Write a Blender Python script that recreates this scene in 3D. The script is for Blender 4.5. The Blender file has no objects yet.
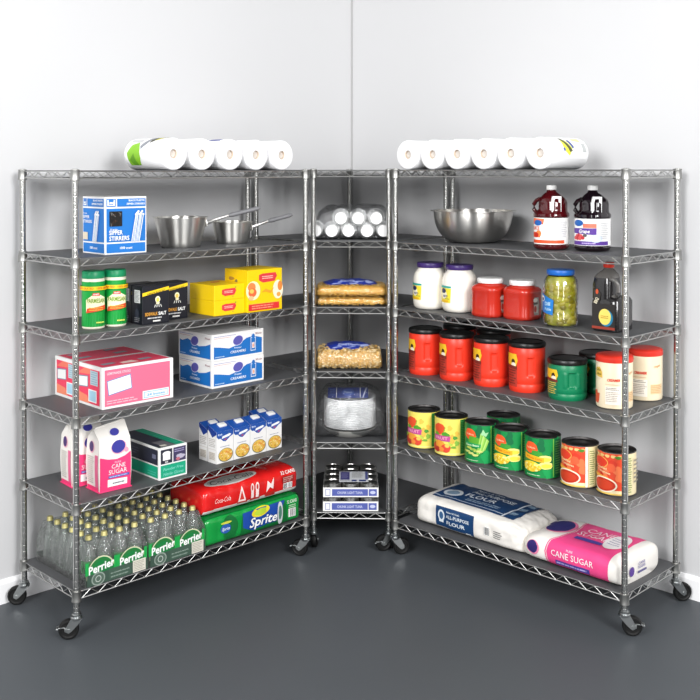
import bpy, bmesh, math, random
from mathutils import Vector, Matrix, noise

random.seed(7)
SC = bpy.context.scene
COL = SC.collection
PI = math.pi
V = Vector

# ------------------------------------------------------------------ materials
def lin(c):
    return c / 12.92 if c <= 0.04045 else ((c + 0.055) / 1.055) ** 2.4

def rgb(h):
    h = h.lstrip('#')
    return tuple(lin(int(h[i:i + 2], 16) / 255) for i in (0, 2, 4)) + (1,)

_m = {}

def mat(name, hexc, rough=0.5, metal=0.0, spec=0.5, noise_amt=0.0, noise_scale=40, bump=0.0, bump_scale=60,
        trans=0.0, ior=1.45, coat=0.0, aniso=0.0, kind='noise', col2=None):
    if name in _m:
        return _m[name]
    m = bpy.data.materials.new(name)
    m.use_nodes = True
    nt = m.node_tree
    b = nt.nodes['Principled BSDF']
    b.inputs['Base Color'].default_value = rgb(hexc)
    b.inputs['Roughness'].default_value = rough
    b.inputs['Metallic'].default_value = metal
    b.inputs['Specular IOR Level'].default_value = spec
    b.inputs['Transmission Weight'].default_value = trans
    b.inputs['IOR'].default_value = ior
    b.inputs['Coat Weight'].default_value = coat
    b.inputs['Anisotropic'].default_value = aniso
    b.inputs['Anisotropic Rotation'].default_value = 0.25 if aniso else 0.0
    if noise_amt or bump:
        tc = nt.nodes.new('ShaderNodeTexCoord')
        if kind == 'voronoi':
            n = nt.nodes.new('ShaderNodeTexVoronoi')
            n.inputs['Scale'].default_value = noise_scale
            fac = n.outputs['Distance']
        else:
            n = nt.nodes.new('ShaderNodeTexNoise')
            n.inputs['Scale'].default_value = noise_scale
            n.inputs['Detail'].default_value = 3
            fac = n.outputs['Fac']
        nt.links.new(tc.outputs['Object'], n.inputs['Vector'])
        if noise_amt:
            mx = nt.nodes.new('ShaderNodeMix')
            mx.data_type = 'RGBA'
            c = rgb(hexc)
            c2 = rgb(col2) if col2 else tuple(x * (1 - noise_amt) for x in c[:3]) + (1,)
            mx.inputs[6].default_value = c
            mx.inputs[7].default_value = c2
            nt.links.new(fac, mx.inputs[0])
            nt.links.new(mx.outputs[2], b.inputs['Base Color'])
        if bump:
            n2 = nt.nodes.new('ShaderNodeTexNoise')
            n2.inputs['Scale'].default_value = bump_scale
            n2.inputs['Detail'].default_value = 4
            nt.links.new(tc.outputs['Object'], n2.inputs['Vector'])
            bp = nt.nodes.new('ShaderNodeBump')
            bp.inputs['Strength'].default_value = bump
            bp.inputs['Distance'].default_value = 0.01
            nt.links.new(n2.outputs['Fac'], bp.inputs['Height'])
            nt.links.new(bp.outputs['Normal'], b.inputs['Normal'])
    if aniso:
        tg = nt.nodes.new('ShaderNodeTangent')
        tg.direction_type = 'RADIAL'
        tg.axis = 'Z'
        nt.links.new(tg.outputs[0], b.inputs['Tangent'])
    _m[name] = m
    return m

def ink(hexc, rough=0.45):
    return mat('print ' + hexc, hexc, rough)

def film_mat(name, tint='#f4f6f8', gloss=0.10, rough=0.12, bump=0.6, scale=28, haze=0.0):
    if name in _m:
        return _m[name]
    m = bpy.data.materials.new(name)
    m.use_nodes = True
    nt = m.node_tree
    nt.nodes.remove(nt.nodes['Principled BSDF'])
    out = nt.nodes['Material Output']
    tr = nt.nodes.new('ShaderNodeBsdfTransparent')
    tr.inputs[0].default_value = rgb(tint)
    gl = nt.nodes.new('ShaderNodeBsdfGlossy')
    gl.inputs['Roughness'].default_value = rough
    gl.inputs['Color'].default_value = (.95, .95, .95, 1)
    lw = nt.nodes.new('ShaderNodeLayerWeight')
    lw.inputs['Blend'].default_value = 0.25
    ad = nt.nodes.new('ShaderNodeMath')
    ad.operation = 'MULTIPLY_ADD'
    ad.inputs[1].default_value = 0.7
    ad.inputs[2].default_value = gloss
    tc = nt.nodes.new('ShaderNodeTexCoord')
    n2 = nt.nodes.new('ShaderNodeTexNoise')
    n2.inputs['Scale'].default_value = scale
    n2.inputs['Detail'].default_value = 5
    n2.inputs['Distortion'].default_value = 1.5
    bp = nt.nodes.new('ShaderNodeBump')
    bp.inputs['Strength'].default_value = bump
    bp.inputs['Distance'].default_value = 0.012
    mx = nt.nodes.new('ShaderNodeMixShader')
    L = nt.links.new
    L(tc.outputs['Object'], n2.inputs['Vector'])
    L(n2.outputs['Fac'], bp.inputs['Height'])
    L(bp.outputs['Normal'], gl.inputs['Normal'])
    L(bp.outputs['Normal'], lw.inputs['Normal'])
    L(lw.outputs['Fresnel'], ad.inputs[0])
    L(ad.outputs[0], mx.inputs[0])
    L(tr.outputs[0], mx.inputs[1])
    L(gl.outputs[0], mx.inputs[2])
    if haze:
        df = nt.nodes.new('ShaderNodeBsdfDiffuse')
        df.inputs[0].default_value = (.8, .8, .8, 1)
        m2 = nt.nodes.new('ShaderNodeMixShader')
        m2.inputs[0].default_value = haze
        L(mx.outputs[0], m2.inputs[1])
        L(df.outputs[0], m2.inputs[2])
        L(m2.outputs[0], out.inputs['Surface'])
    else:
        L(mx.outputs[0], out.inputs['Surface'])
    _m[name] = m
    return m

CHROME = mat('chrome wire', '#c4c4c2', 0.42, 1.0)
POST = mat('chrome post', '#bdbdba', 0.24, 1.0)
COLLAR = mat('cast collar metal', '#9f9f9c', 0.42, 1.0)
ZINC = mat('zinc caster metal', '#b9bcbc', 0.3, 1.0)
STEEL = mat('stainless steel', '#d6d3ce', 0.30, 1.0, aniso=.8)
ALU = mat('brushed aluminium', '#e6e4df', 0.33, 1.0, aniso=.8)
TIN = mat('tin can metal', '#6a6867', 0.42, 1.0)
LINER = mat('grey plastic liner', '#535456', 0.55, noise_amt=0.12, noise_scale=9)
RUBBER = mat('black rubber', '#060606', 0.6)
WHITE = mat('white card', '#f1f0ee', 0.55, noise_amt=0.03, noise_scale=14)
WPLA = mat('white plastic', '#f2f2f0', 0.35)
BLACKP = mat('black plastic', '#121212', 0.35)
W = ink('#f6f6f4')
FILM = film_mat('clear shrink film', tint='#fafbfc', gloss=0.06)
TRAYFILM = film_mat('hazy tray film', tint='#eef1ef', gloss=0.05, bump=1.0, scale=24, haze=0.06)
FILMBAG = film_mat('crinkled clear bag', tint='#fbfcfd', gloss=0.07, bump=1.0, scale=30, haze=0.04)

# ------------------------------------------------------------------ text geometry cache
_tx = {}

def text_geo(s, bold=0.0):
    k = (s, bold)
    if k in _tx:
        return _tx[k]
    cu = bpy.data.curves.new('t', 'FONT')
    cu.body = s
    cu.resolution_u = 2
    cu.offset = bold
    ob = bpy.data.objects.new('t', cu)
    COL.objects.link(ob)
    dg = bpy.context.evaluated_depsgraph_get()
    me = bpy.data.meshes.new_from_object(ob.evaluated_get(dg))
    vs = [(v.co.x, v.co.y) for v in me.vertices]
    fs = [tuple(p.vertices) for p in me.polygons]
    bpy.data.objects.remove(ob)
    bpy.data.curves.remove(cu)
    bpy.data.meshes.remove(me)
    x0 = min(v[0] for v in vs)
    x1 = max(v[0] for v in vs)
    vs = [(x - x0, y) for x, y in vs]
    _tx[k] = (vs, fs, x1 - x0)
    return _tx[k]

class Dec:
    """flat print laid out in (u, v) metres"""
    def __init__(s):
        s.items = []
        s.n = 0

    def _add(s, vs, fs, m, layer=None):
        if layer is None:
            s.n += 1
            layer = s.n
        s.items.append((vs, fs, m, layer))
        return s

    def rect(s, x0, y0, x1, y1, m, layer=None):
        return s._add([(x0, y0), (x1, y0), (x1, y1), (x0, y1)], [(0, 1, 2, 3)], m, layer)

    def poly(s, pts, m, layer=None):
        return s._add(pts, [tuple(range(len(pts)))], m, layer)

    def ell(s, cx, cy, rx, ry, m, rot=0.0, n=24, layer=None, a0=0, a1=2 * PI):
        c, q = math.cos(rot), math.sin(rot)
        pts = []
        for i in range(n):
            a = a0 + (a1 - a0) * i / (n if a1 - a0 > 6.28 else n - 1)
            x, y = rx * math.cos(a), ry * math.sin(a)
            pts.append((cx + c * x - q * y, cy + q * x + c * y))
        return s.poly(pts, m, layer)

    def blob(s, cx, cy, rx, ry, m, seed=1, n=22, amp=0.18, layer=None):
        r = random.Random(seed)
        ph = [r.random() * 6 for _ in range(4)]
        pts = []
        for i in range(n):
            a = 2 * PI * i / n
            k = 1 + amp * (math.sin(3 * a + ph[0]) * .5 + math.sin(5 * a + ph[1]) * .35 + math.sin(8 * a + ph[2]) * .3)
            pts.append((cx + rx * k * math.cos(a), cy + ry * k * math.sin(a)))
        return s.poly(pts, m, layer)

    def arc(s, cx, cy, r0, r1, a0, a1, m, n=20, layer=None, sy=1.0):
        vs, fs = [], []
        for i in range(n + 1):
            a = a0 + (a1 - a0) * i / n
            for r in (r0, r1):
                vs.append((cx + r * math.cos(a), cy + sy * r * math.sin(a)))
        for i in range(n):
            fs.append((2 * i, 2 * i + 1, 2 * i + 3, 2 * i + 2))
        return s._add(vs, fs, m, layer)

    def text(s, t, x, y, h, m, w=None, align='c', shear=0.0, bold=0.02, layer=None, rot=0.0):
        vs, fs, tw = text_geo(t, bold)
        k = h / 0.7
        kx = k if w is None else w / tw
        off = {'c': -tw * kx / 2, 'l': 0, 'r': -tw * kx}[align]
        c, q = math.cos(rot), math.sin(rot)
        out = []
        for a, b in vs:
            X, Y = a * kx + off + shear * b * k, b * k
            out.append((x + c * X - q * Y, y + q * X + c * Y))
        return s._add(out, fs, m, layer)

    def lines(s, x0, y0, x1, y1, n, m, seed=3, fill=0.45, layer=None):
        r = random.Random(seed)
        vs, fs = [], []
        p = (y1 - y0) / n
        for i in range(n):
            y = y1 - p * (i + .5)
            x = x0
            e = x1 - r.random() * .25 * (x1 - x0)
            while x < e:
                w = (0.05 + r.random() * .14) * (x1 - x0)
                xe = min(x + w, e)
                b = len(vs)
                vs += [(x, y - p * fill / 2), (xe, y - p * fill / 2), (xe, y + p * fill / 2), (x, y + p * fill / 2)]
                fs.append((b, b + 1, b + 2, b + 3))
                x = xe + .02 * (x1 - x0)
        return s._add(vs, fs, m, layer)

    def bars(s, x0, y0, x1, y1, m, seed=5, layer=None):
        s.rect(x0 - .002, y0 - .002, x1 + .002, y1 + .002, W, layer)
        r = random.Random(seed)
        vs, fs = [], []
        x = x0
        while x < x1:
            w = r.choice((.0006, .001, .0016))
            b = len(vs)
            vs += [(x, y0), (x + w, y0), (x + w, y1), (x, y1)]
            fs.append((b, b + 1, b + 2, b + 3))
            x += w + r.choice((.0008, .0014))
        return s._add(vs, fs, m, layer)

# ------------------------------------------------------------------ mesh builder
class MB:
    def __init__(s):
        s.v, s.f, s.fm, s.ms = [], [], [], []
        s.T = Matrix.Identity(4)
        s.flat = set()

    def mi(s, m):
        if m not in s.ms:
            s.ms.append(m)
        return s.ms.index(m)

    def av(s, p):
        s.v.append(tuple(s.T @ V(p)))
        return len(s.v) - 1

    def face(s, idx, m):
        s.f.append(tuple(idx))
        s.fm.append(s.mi(m))

    def poly(s, pts, m):
        s.face([s.av(p) for p in pts], m)

    def bm(s, b, m):
        off = len(s.v)
        b.verts.index_update()
        for v in b.verts:
            s.av(v.co)
        for f in b.faces:
            s.face([off + v.index for v in f.verts], m)
        b.free()

    def box(s, x0, x1, y0, y1, z0, z1, m, bev=0.0, seg=2):
        b = bmesh.new()
        bmesh.ops.create_cube(b, size=1)
        for v in b.verts:
            v.co = V(((x0 + x1) / 2 + v.co.x * (x1 - x0), (y0 + y1) / 2 + v.co.y * (y1 - y0), (z0 + z1) / 2 + v.co.z * (z1 - z0)))
        if bev:
            bmesh.ops.bevel(b, geom=b.edges[:], offset=bev, segments=seg, affect='EDGES', profile=0.5)
        s.bm(b, m)

    def prism(s, pts, z0, z1, m):
        """pts: plan outline, extruded in z"""
        n = len(pts)
        lo = [s.av((p[0], p[1], z0)) for p in pts]
        hi = [s.av((p[0], p[1], z1)) for p in pts]
        s.face(lo[::-1], m)
        s.face(hi, m)
        for i in range(n):
            s.face((lo[i], lo[(i + 1) % n], hi[(i + 1) % n], hi[i]), m)

    def lathe(s, prof, m, seg=24, c=(0, 0, 0), mats=None, axis=None):
        rows = []
        T0 = s.T
        if axis is not None:
            s.T = s.T @ axis
        for r, z in prof:
            if r < 1e-6:
                rows.append([s.av((c[0], c[1], c[2] + z))])
            else:
                rows.append([s.av((c[0] + r * math.cos(2 * PI * i / seg), c[1] + r * math.sin(2 * PI * i / seg), c[2] + z)) for i in range(seg)])
        for k in range(len(rows) - 1):
            a, b = rows[k], rows[k + 1]
            mm = mats[k] if mats else m
            for i in range(seg):
                j = (i + 1) % seg
                if len(a) == 1 and len(b) == 1:
                    continue
                if len(a) == 1:
                    s.face((a[0], b[j], b[i]), mm)
                elif len(b) == 1:
                    s.face((a[i], a[j], b[0]), mm)
                else:
                    s.face((a[i], a[j], b[j], b[i]), mm)
        s.T = T0

    def revolve(s, rf, zs, m, seg=48, caps=True):
        rows = [[s.av((rf(2 * PI * i / seg, z) * math.sin(2 * PI * i / seg), -rf(2 * PI * i / seg, z) * math.cos(2 * PI * i / seg), z)) for i in range(seg)] for z in zs]
        for a, b in zip(rows, rows[1:]):
            for i in range(seg):
                j = (i + 1) % seg
                s.face((a[i], a[j], b[j], b[i]), m)
        if caps:
            s.face(rows[0][::-1], m)
            s.face(rows[-1], m)

    def loft(s, secs, m, seg=32, caps=True):
        """secs: (z, rx, ry, n, cx, cy) superellipse sections"""
        rows = []
        for z, rx, ry, n, cx, cy in secs:
            row = []
            for i in range(seg):
                a = 2 * PI * i / seg
                c, q = math.cos(a), math.sin(a)
                r = (abs(c / rx) ** n + abs(q / ry) ** n) ** (-1 / n)
                row.append(s.av((cx + r * c, cy + r * q, z)))
            rows.append(row)
        for a, b in zip(rows, rows[1:]):
            for i in range(seg):
                j = (i + 1) % seg
                s.face((a[i], a[j], b[j], b[i]), m)
        if caps:
            s.face(rows[0][::-1], m)
            s.face(rows[-1], m)

    def tube(s, path, r, m, seg=6, closed=False, rs=None):
        n = len(path)
        P = [V(p) for p in path]
        rows = []
        for i, p in enumerate(P):
            if closed:
                d = P[(i + 1) % n] - P[i - 1]
            else:
                d = P[min(i + 1, n - 1)] - P[max(i - 1, 0)]
            d.normalize()
            up = V((0, 0, 1)) if abs(d.z) < .9 else V((1, 0, 0))
            a = d.cross(up).normalized()
            b = a.cross(d)
            rr = rs[i] if rs else r
            rows.append([s.av(p + (a * math.cos(2 * PI * k / seg) + b * math.sin(2 * PI * k / seg)) * rr) for k in range(seg)])
        m2 = n if closed else n - 1
        for i in range(m2):
            a, b = rows[i], rows[(i + 1) % n]
            for k in range(seg):
                j = (k + 1) % seg
                s.face((a[k], a[j], b[j], b[k]), m)
        if not closed:
            s.face(rows[0][::-1], m)
            s.face(rows[-1], m)

    def dec(s, d, f, du=None, dv=None, eps=0.00025, base=0.0004):
        for vs, fs, m, layer in d.items:
            b = bmesh.new()
            bv = [b.verts.new((x, y, 0)) for x, y in vs]
            for q in fs:
                try:
                    b.faces.new([bv[i] for i in q])
                except ValueError:
                    pass
            for step, ax in ((du, 0), (dv, 1)):
                if not step:
                    continue
                lo = min(v.co[ax] for v in b.verts)
                hi = max(v.co[ax] for v in b.verts)
                k = math.floor(lo / step) + 1
                while k * step < hi:
                    co = V((0, 0, 0))
                    co[ax] = k * step
                    no = V((0, 0, 0))
                    no[ax] = 1
                    bmesh.ops.bisect_plane(b, geom=b.verts[:] + b.edges[:] + b.faces[:], dist=1e-7, plane_co=co, plane_no=no)
                    k += 1
            off = len(s.v)
            b.verts.index_update()
            for v in b.verts:
                s.av(f(v.co.x, v.co.y, base + eps * layer))
            for q in b.faces:
                s.face([off + v.index for v in q.verts], m)
            b.free()

    def build(s, name, parent=None, smooth=True, ang=40):
        me = bpy.data.meshes.new(name)
        me.from_pydata(s.v, [], s.f)
        for m in s.ms:
            me.materials.append(m)
        me.polygons.foreach_set('material_index', s.fm)
        me.polygons.foreach_set('use_smooth', [smooth] * len(s.f))
        me.update()
        if smooth:
            me.set_sharp_from_angle(angle=math.radians(ang))
        o = bpy.data.objects.new(name, me)
        COL.objects.link(o)
        if parent:
            o.parent = parent
        return o

def plane(o, u, v):
    o, u, v = V(o), V(u), V(v)
    n = u.cross(v)
    return lambda a, b, off: o + u * a + v * b + n * off

def front(x0, y0, z0=0):
    return plane((x0, y0, z0), (1, 0, 0), (0, 0, 1))

def leftf(x0, y1, z0=0):
    return plane((x0, y1, z0), (0, -1, 0), (0, 0, 1))

def rightf(x1, y0, z0=0):
    return plane((x1, y0, z0), (0, 1, 0), (0, 0, 1))

def topf(x0, y0, z1):
    return plane((x0, y0, z1), (1, 0, 0), (0, 1, 0))

def cylf(r, z0=0.0):
    return lambda u, v, off: V(((r + off) * math.sin(u / r), -(r + off) * math.cos(u / r), z0 + v))

# ------------------------------------------------------------------ object helpers
def tag(o, label=None, cat=None, group=None, kind=None):
    if label:
        o['label'] = label
    if cat:
        o['category'] = cat
    if group:
        o['group'] = group
    if kind:
        o['kind'] = kind
    return o

def empty(name):
    o = bpy.data.objects.new(name, None)
    o.empty_display_size = .05
    COL.objects.link(o)
    return o

def kids(o):
    return [c for c in bpy.data.objects if c.parent == o]

def dup(o, parent=None):
    c = o.copy()
    COL.objects.link(c)
    c.parent = parent
    for ch in kids(o):
        dup(ch, c)
    return c

# the three standing frames: origin, rotation, shelf heights
FR = {
    'L': (V((-1.0486, 3.8570)), math.radians(44.425), [1.776, 1.440, 1.147, 0.828, 0.496, 0.162]),
    'R': (V((0.2116, 4.7040)), math.radians(-44.05), [1.779, 1.444, 1.133, 0.828, 0.493, 0.140]),
    'C': (V((-0.173, 4.770)), 0.0, [1.778, 1.445, 1.131, 0.827, 0.492, 0.160]),
}
LEN, DEP = 1.18, 0.427

def wpt(u, x, y):
    o, a, _ = FR[u]
    c, s = math.cos(a), math.sin(a)
    return V((o.x + c * x - s * y, o.y + s * x + c * y))

def surf(u, t):
    return FR[u][2][t] + 0.0185

def put(o, u, t, x, y, rz=0.0, dz=0.0):
    p = wpt(u, x, y)
    o.location = (p.x, p.y, surf(u, t) + dz)
    o.rotation_euler = (0, 0, FR[u][1] + math.radians(rz))
    return o

# ------------------------------------------------------------------ room
def dirs(a):
    return V((math.cos(a), math.sin(a)))

aL = FR['L'][1]
aR = FR['R'][1]
dL, nL = dirs(aL), dirs(aL + PI / 2)
dR, nR = dirs(aR), dirs(aR + PI / 2)

def isect(p, d, q, e):
    k = d.x * e.y - d.y * e.x
    w = q - p
    return p + d * ((w.x * e.y - w.y * e.x) / k)

CORNER = isect(wpt('L', 0, .50), dL, wpt('R', 0, .50), dR)
wallm = mat('white wall paint', '#cdcdce', 0.85, spec=0.25, noise_amt=0.015, noise_scale=2.0, bump=0.03, bump_scale=300)
basem = mat('white gloss baseboard', '#f3f3f4', 0.45)
floorm = mat('grey floor paint', '#4c5054', 0.5, spec=0.4, noise_amt=0.12, noise_scale=2.2, bump=0.015, bump_scale=14)

def wall(name, p, d, n, z0, z1, th, length, m, bev=0.0):
    mb = MB()
    a, b = p, p + d * length
    pts = [(a.x, a.y), (b.x, b.y), (b.x + n.x * th, b.y + n.y * th), (a.x + n.x * th, a.y + n.y * th)]
    mb.prism(pts, z0, z1, m)
    o = mb.build(name, smooth=False)
    tag(o, kind='structure')
    return o

wall('wall_left', CORNER + dL * .1, -dL, nL, 0, 3.1, .1, 5.6, wallm)
wall('wall_right', CORNER - dR * .1, dR, nR, 0, 3.1, .1, 5.6, wallm)
for nm, d, n in (('left', -dL, nL), ('right', dR, nR)):
    mb = MB()
    prof = [(0, 0), (0.013, 0), (0.013, .082), (0.010, .090), (0.006, .096), (0, .098)]
    ring = []
    for s_ in (0, 5.4):
        q = CORNER + d * s_
        ring.append([mb.av((q.x - n.x * a, q.y - n.y * a, z)) for a, z in prof])
    for i in range(len(prof)):
        j = (i + 1) % len(prof)
        mb.face((ring[0][i], ring[0][j], ring[1][j], ring[1][i]), basem)
    mb.face(ring[1], basem)
    tag(mb.build('baseboard_' + nm, smooth=False), kind='structure')
mb = MB()
mb.box(-5.5, 5.5, -2.5, 7.0, -0.08, 0, floorm)
tag(mb.build('floor', smooth=False), kind='structure')
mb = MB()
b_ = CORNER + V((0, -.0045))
mb.tube([(b_.x, b_.y, .0), (b_.x, b_.y, 3.1)], .0045, mat('corner shadow grey', '#a9a9a9', 0.7), seg=8)  # grey bead standing in for the shadow line in the wall corner
tag(mb.build('corner_shadow_1'), kind='structure')

# ------------------------------------------------------------------ shelving units
def make_shelving(name, u, posts, label, caster_off, brakes, ztop=0.0215):
    """posts: list of unit-local plan points in order round the unit, the first two being the front ones"""
    o_, a_, tiers = FR[u]
    root = empty(name)
    root.location = (o_.x, o_.y, 0)
    root.rotation_euler = (0, 0, a_)
    tag(root, label, 'shelving unit')
    # one post mesh shared by all copies
    mb = MB()
    z0, z1 = 0.098, tiers[0] + ztop
    prof = [(0, z0), (.0125, z0)]
    z = 0.12
    while z < z1 - .02:
        prof += [(.0125, z), (.0122, z + .0012), (.0122, z + .0026), (.0125, z + .0038)]
        z += .0254
    prof += [(.0125, z1 - .006), (.0135, z1 - .006), (.0135, z1), (.009, z1 + .003), (0, z1 + .003)]
    mb.lathe(prof, POST, seg=40)
    p0 = mb.build('post', root, ang=11)
    for i, (x, y) in enumerate(posts):
        p = p0 if i == 0 else p0.copy()
        if i:
            COL.objects.link(p)
            p.parent = root
        p.location = (x, y, 0)
    # collars
    mb = MB()
    mb.lathe([(.0128, -.021), (.0185, -.021), (.0190, -.019), (.0180, -.016), (.0172, .016), (.0182, .019), (.0178, .021), (.0128, .021)], COLLAR, seg=16)
    cproto = mb
    n = len(posts)
    P = [V(p) for p in posts]
    cen = sum(P, V((0, 0))) / n
    first_collar = None
    liner_me = None
    shelf_me = None
    for ti, tz in enumerate(tiers):
        if shelf_me is None:
            mb = MB()
            for i in range(n):
                a, b = P[i], P[(i + 1) % n]
                d = (b - a)
                ln = d.length
                d.normalize()
                a2, b2 = a + d * .017, b - d * .017
                for zz, r in ((.0145, .003), (-.0135, .0027)):
                    mb.tube([(a2.x, a2.y, zz), (b2.x, b2.y, zz)], r, CHROME, seg=6)
                k = max(4, round((ln - .05) / .037))
                if k % 2:
                    k += 1
                pth = []
                for j in range(k + 1):
                    q = a + d * (.025 + (ln - .05) * j / k)
                    pth.append((q.x, q.y, .0125 if j % 2 else -.0125))
                mb.tube(pth, .0020, CHROME, seg=5)
            # deck wires running back to front under the liner
            xs = [p.x for p in P]
            wid = max(xs) - min(xs)
            x = min(xs) + wid / 4
            while x < max(xs) - .03:
                ys = []
                for i in range(n):
                    a, b = P[i], P[(i + 1) % n]
                    if (a.x - x) * (b.x - x) < 0:
                        ys.append(a.y + (b.y - a.y) * (x - a.x) / (b.x - a.x))
                if len(ys) >= 2:
                    mb.tube([(x, min(ys), .0125), (x, max(ys), .0125)], .0016, CHROME, seg=4)
                x += wid / 4
            sh = mb.build('wire_shelf', root)
            shelf_me = sh.data
        else:
            sh = bpy.data.objects.new('wire_shelf', shelf_me)
            COL.objects.link(sh)
            sh.parent = root
        sh.location = (0, 0, tz)
        for i in range(n):
            if first_collar is None:
                c = cproto.build('collar', sh)
                first_collar = c
            else:
                c = first_collar.copy()
                COL.objects.link(c)
                c.parent = sh
            c.location = (P[i].x, P[i].y, 0)
        if liner_me is None:
            mb = MB()
            pts = []
            for i in range(n):
                a = P[i]
                pr = (P[i - 1] - a).normalized()
                nx = (P[(i + 1) % n] - a).normalized()
                for dd in (pr, nx):
                    q = a + dd * .024
                    e = (q - cen)
                    # push towards the outside edge
                    nrm = V((-dd.y, dd.x))
                    if nrm.dot(cen - a) > 0:
                        nrm = -nrm
                    pts.append(tuple(q + nrm * .003))
            mb.prism(pts, .0160, .0180, LINER)
            ln_ = mb.build('shelf_liner', sh, smooth=False)
            liner_me = ln_.data
        else:
            ln_ = bpy.data.objects.new('shelf_liner', liner_me)
            COL.objects.link(ln_)
            ln_.parent = sh
    # casters
    cm = MB()
    cm.lathe([(0, .085), (.017, .085), (.019, .088), (.019, .094), (.0135, .0965), (.0135, .104), (.0, .104)], ZINC, seg=16)
    cm.lathe([(0, .074), (.021, .074), (.023, .078), (.023, .083), (.018, .086), (0, .086)], ZINC, seg=18)
    for sgn in (-1, 1):
        yo = sgn * .0155
        cm.T = Matrix.Identity(4)
        pts = [(-.021, .080), (.021, .080), (.040, .046), (.040, .033), (.029, .027), (.019, .033), (-.004, .056)]
        lo = [cm.av((a, yo - .0012, b)) for a, b in pts]
        hi = [cm.av((a, yo + .0012, b)) for a, b in pts]
        cm.face(lo[::-1], ZINC)
        cm.face(hi, ZINC)
        for i in range(len(pts)):
            j = (i + 1) % len(pts)
            cm.face((lo[i], lo[j], hi[j], hi[i]), ZINC)
    cm.lathe([(0, -.019), (.006, -.019), (.006, .019), (0, .019)], ZINC, seg=10, axis=Matrix.Translation((.029, 0, .0385)) @ Matrix.Rotation(PI / 2, 4, 'X'))
    wm = MB()
    ax = Matrix.Translation((.029, 0, .0385)) @ Matrix.Rotation(PI / 2, 4, 'X')
    wm.lathe([(.010, -.012), (.014, -.0125), (.014, -.009), (.026, -.009), (.030, -.013), (.0345, -.0125), (.038, -.008), (.0385, 0),
              (.038, .008), (.0345, .0125), (.030, .013), (.026, .009), (.014, .009), (.014, .0125), (.010, .012)], RUBBER, seg=32, axis=ax)
    bmk = MB()
    bmk.T = Matrix.Translation((0, 0, 0))
    bmk.T = Matrix.Translation((-.012, 0, 0))
    bmk.box(.054, .080, -.013, .013, .046, .050, ZINC, bev=.0015)
    bmk.box(.048, .056, -.0185, .0185, .034, .050, ZINC, bev=.0015)
    bmk.box(.078, .088, -.014, .014, .041, .0475, ZINC, bev=.002)
    caster_me = wheel_me = brake_me = None
    for i, (x, y) in enumerate(posts):
        if caster_me is None:
            c = cm.build('caster', root)
            wl = wm.build('wheel', c)
            caster_me, wheel_me = c.data, wl.data
        else:
            c = bpy.data.objects.new('caster', caster_me)
            COL.objects.link(c)
            c.parent = root
            wl = bpy.data.objects.new('wheel', wheel_me)
            COL.objects.link(wl)
            wl.parent = c
        c.location = (x, y, 0)
        c.rotation_euler = (0, 0, math.radians(caster_off[i]) - a_)
        if i in brakes:
            if brake_me is None:
                bk = bmk.build('brake_lever', c)
                brake_me = bk.data
            else:
                bk = bpy.data.objects.new('brake_lever', brake_me)
                COL.objects.link(bk)
                bk.parent = c
    return root

quad = [(0, 0), (LEN, 0), (LEN, DEP), (0, DEP)]
make_shelving('wire_shelving_unit', 'L', quad, 'long chrome six-tier wire shelving unit on casters along the left wall', [192, 165, 150, 185], (0, 1))
make_shelving('wire_shelving_unit', 'R', quad, 'long chrome six-tier wire shelving unit on casters along the right wall', [10, -8, 10, 5], (1,))
Lp, Rp = V((-.173, 4.770)), V((.184, 4.760))
WL = Lp + nL * DEP
WR = Rp + nR * DEP
KP = isect(WL, dL, WR, dR)
pent = [tuple(q - FR['C'][0]) for q in (Lp, Rp, WR, KP, WL)]
make_shelving('corner_wire_shelving_unit', 'C', pent, 'narrow five-sided chrome corner wire shelving unit between the two long ones', [80, 200, 100, 90, 90], (1,))

# ------------------------------------------------------------------ boxes
def box_obj(name, label, cat, Wd, D, H, base, decs, group=None, bev=.0012, extra=None):
    mb = MB()
    mb.box(0, Wd, 0, D, 0, H, base, bev=bev, seg=1)
    F = {'front': front(0, 0), 'left': leftf(0, D), 'right': rightf(Wd, 0), 'top': topf(0, 0, H)}
    for k, d in decs.items():
        mb.dec(d, F[k])
    if extra:
        extra(mb)
    o = mb.build(name, smooth=False)
    tag(o, label, cat, group)
    return o

def clone(o, label=None, group=None):
    c = dup(o)
    if label:
        c['label'] = label
    if group:
        c['group'] = group
    return c

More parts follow.
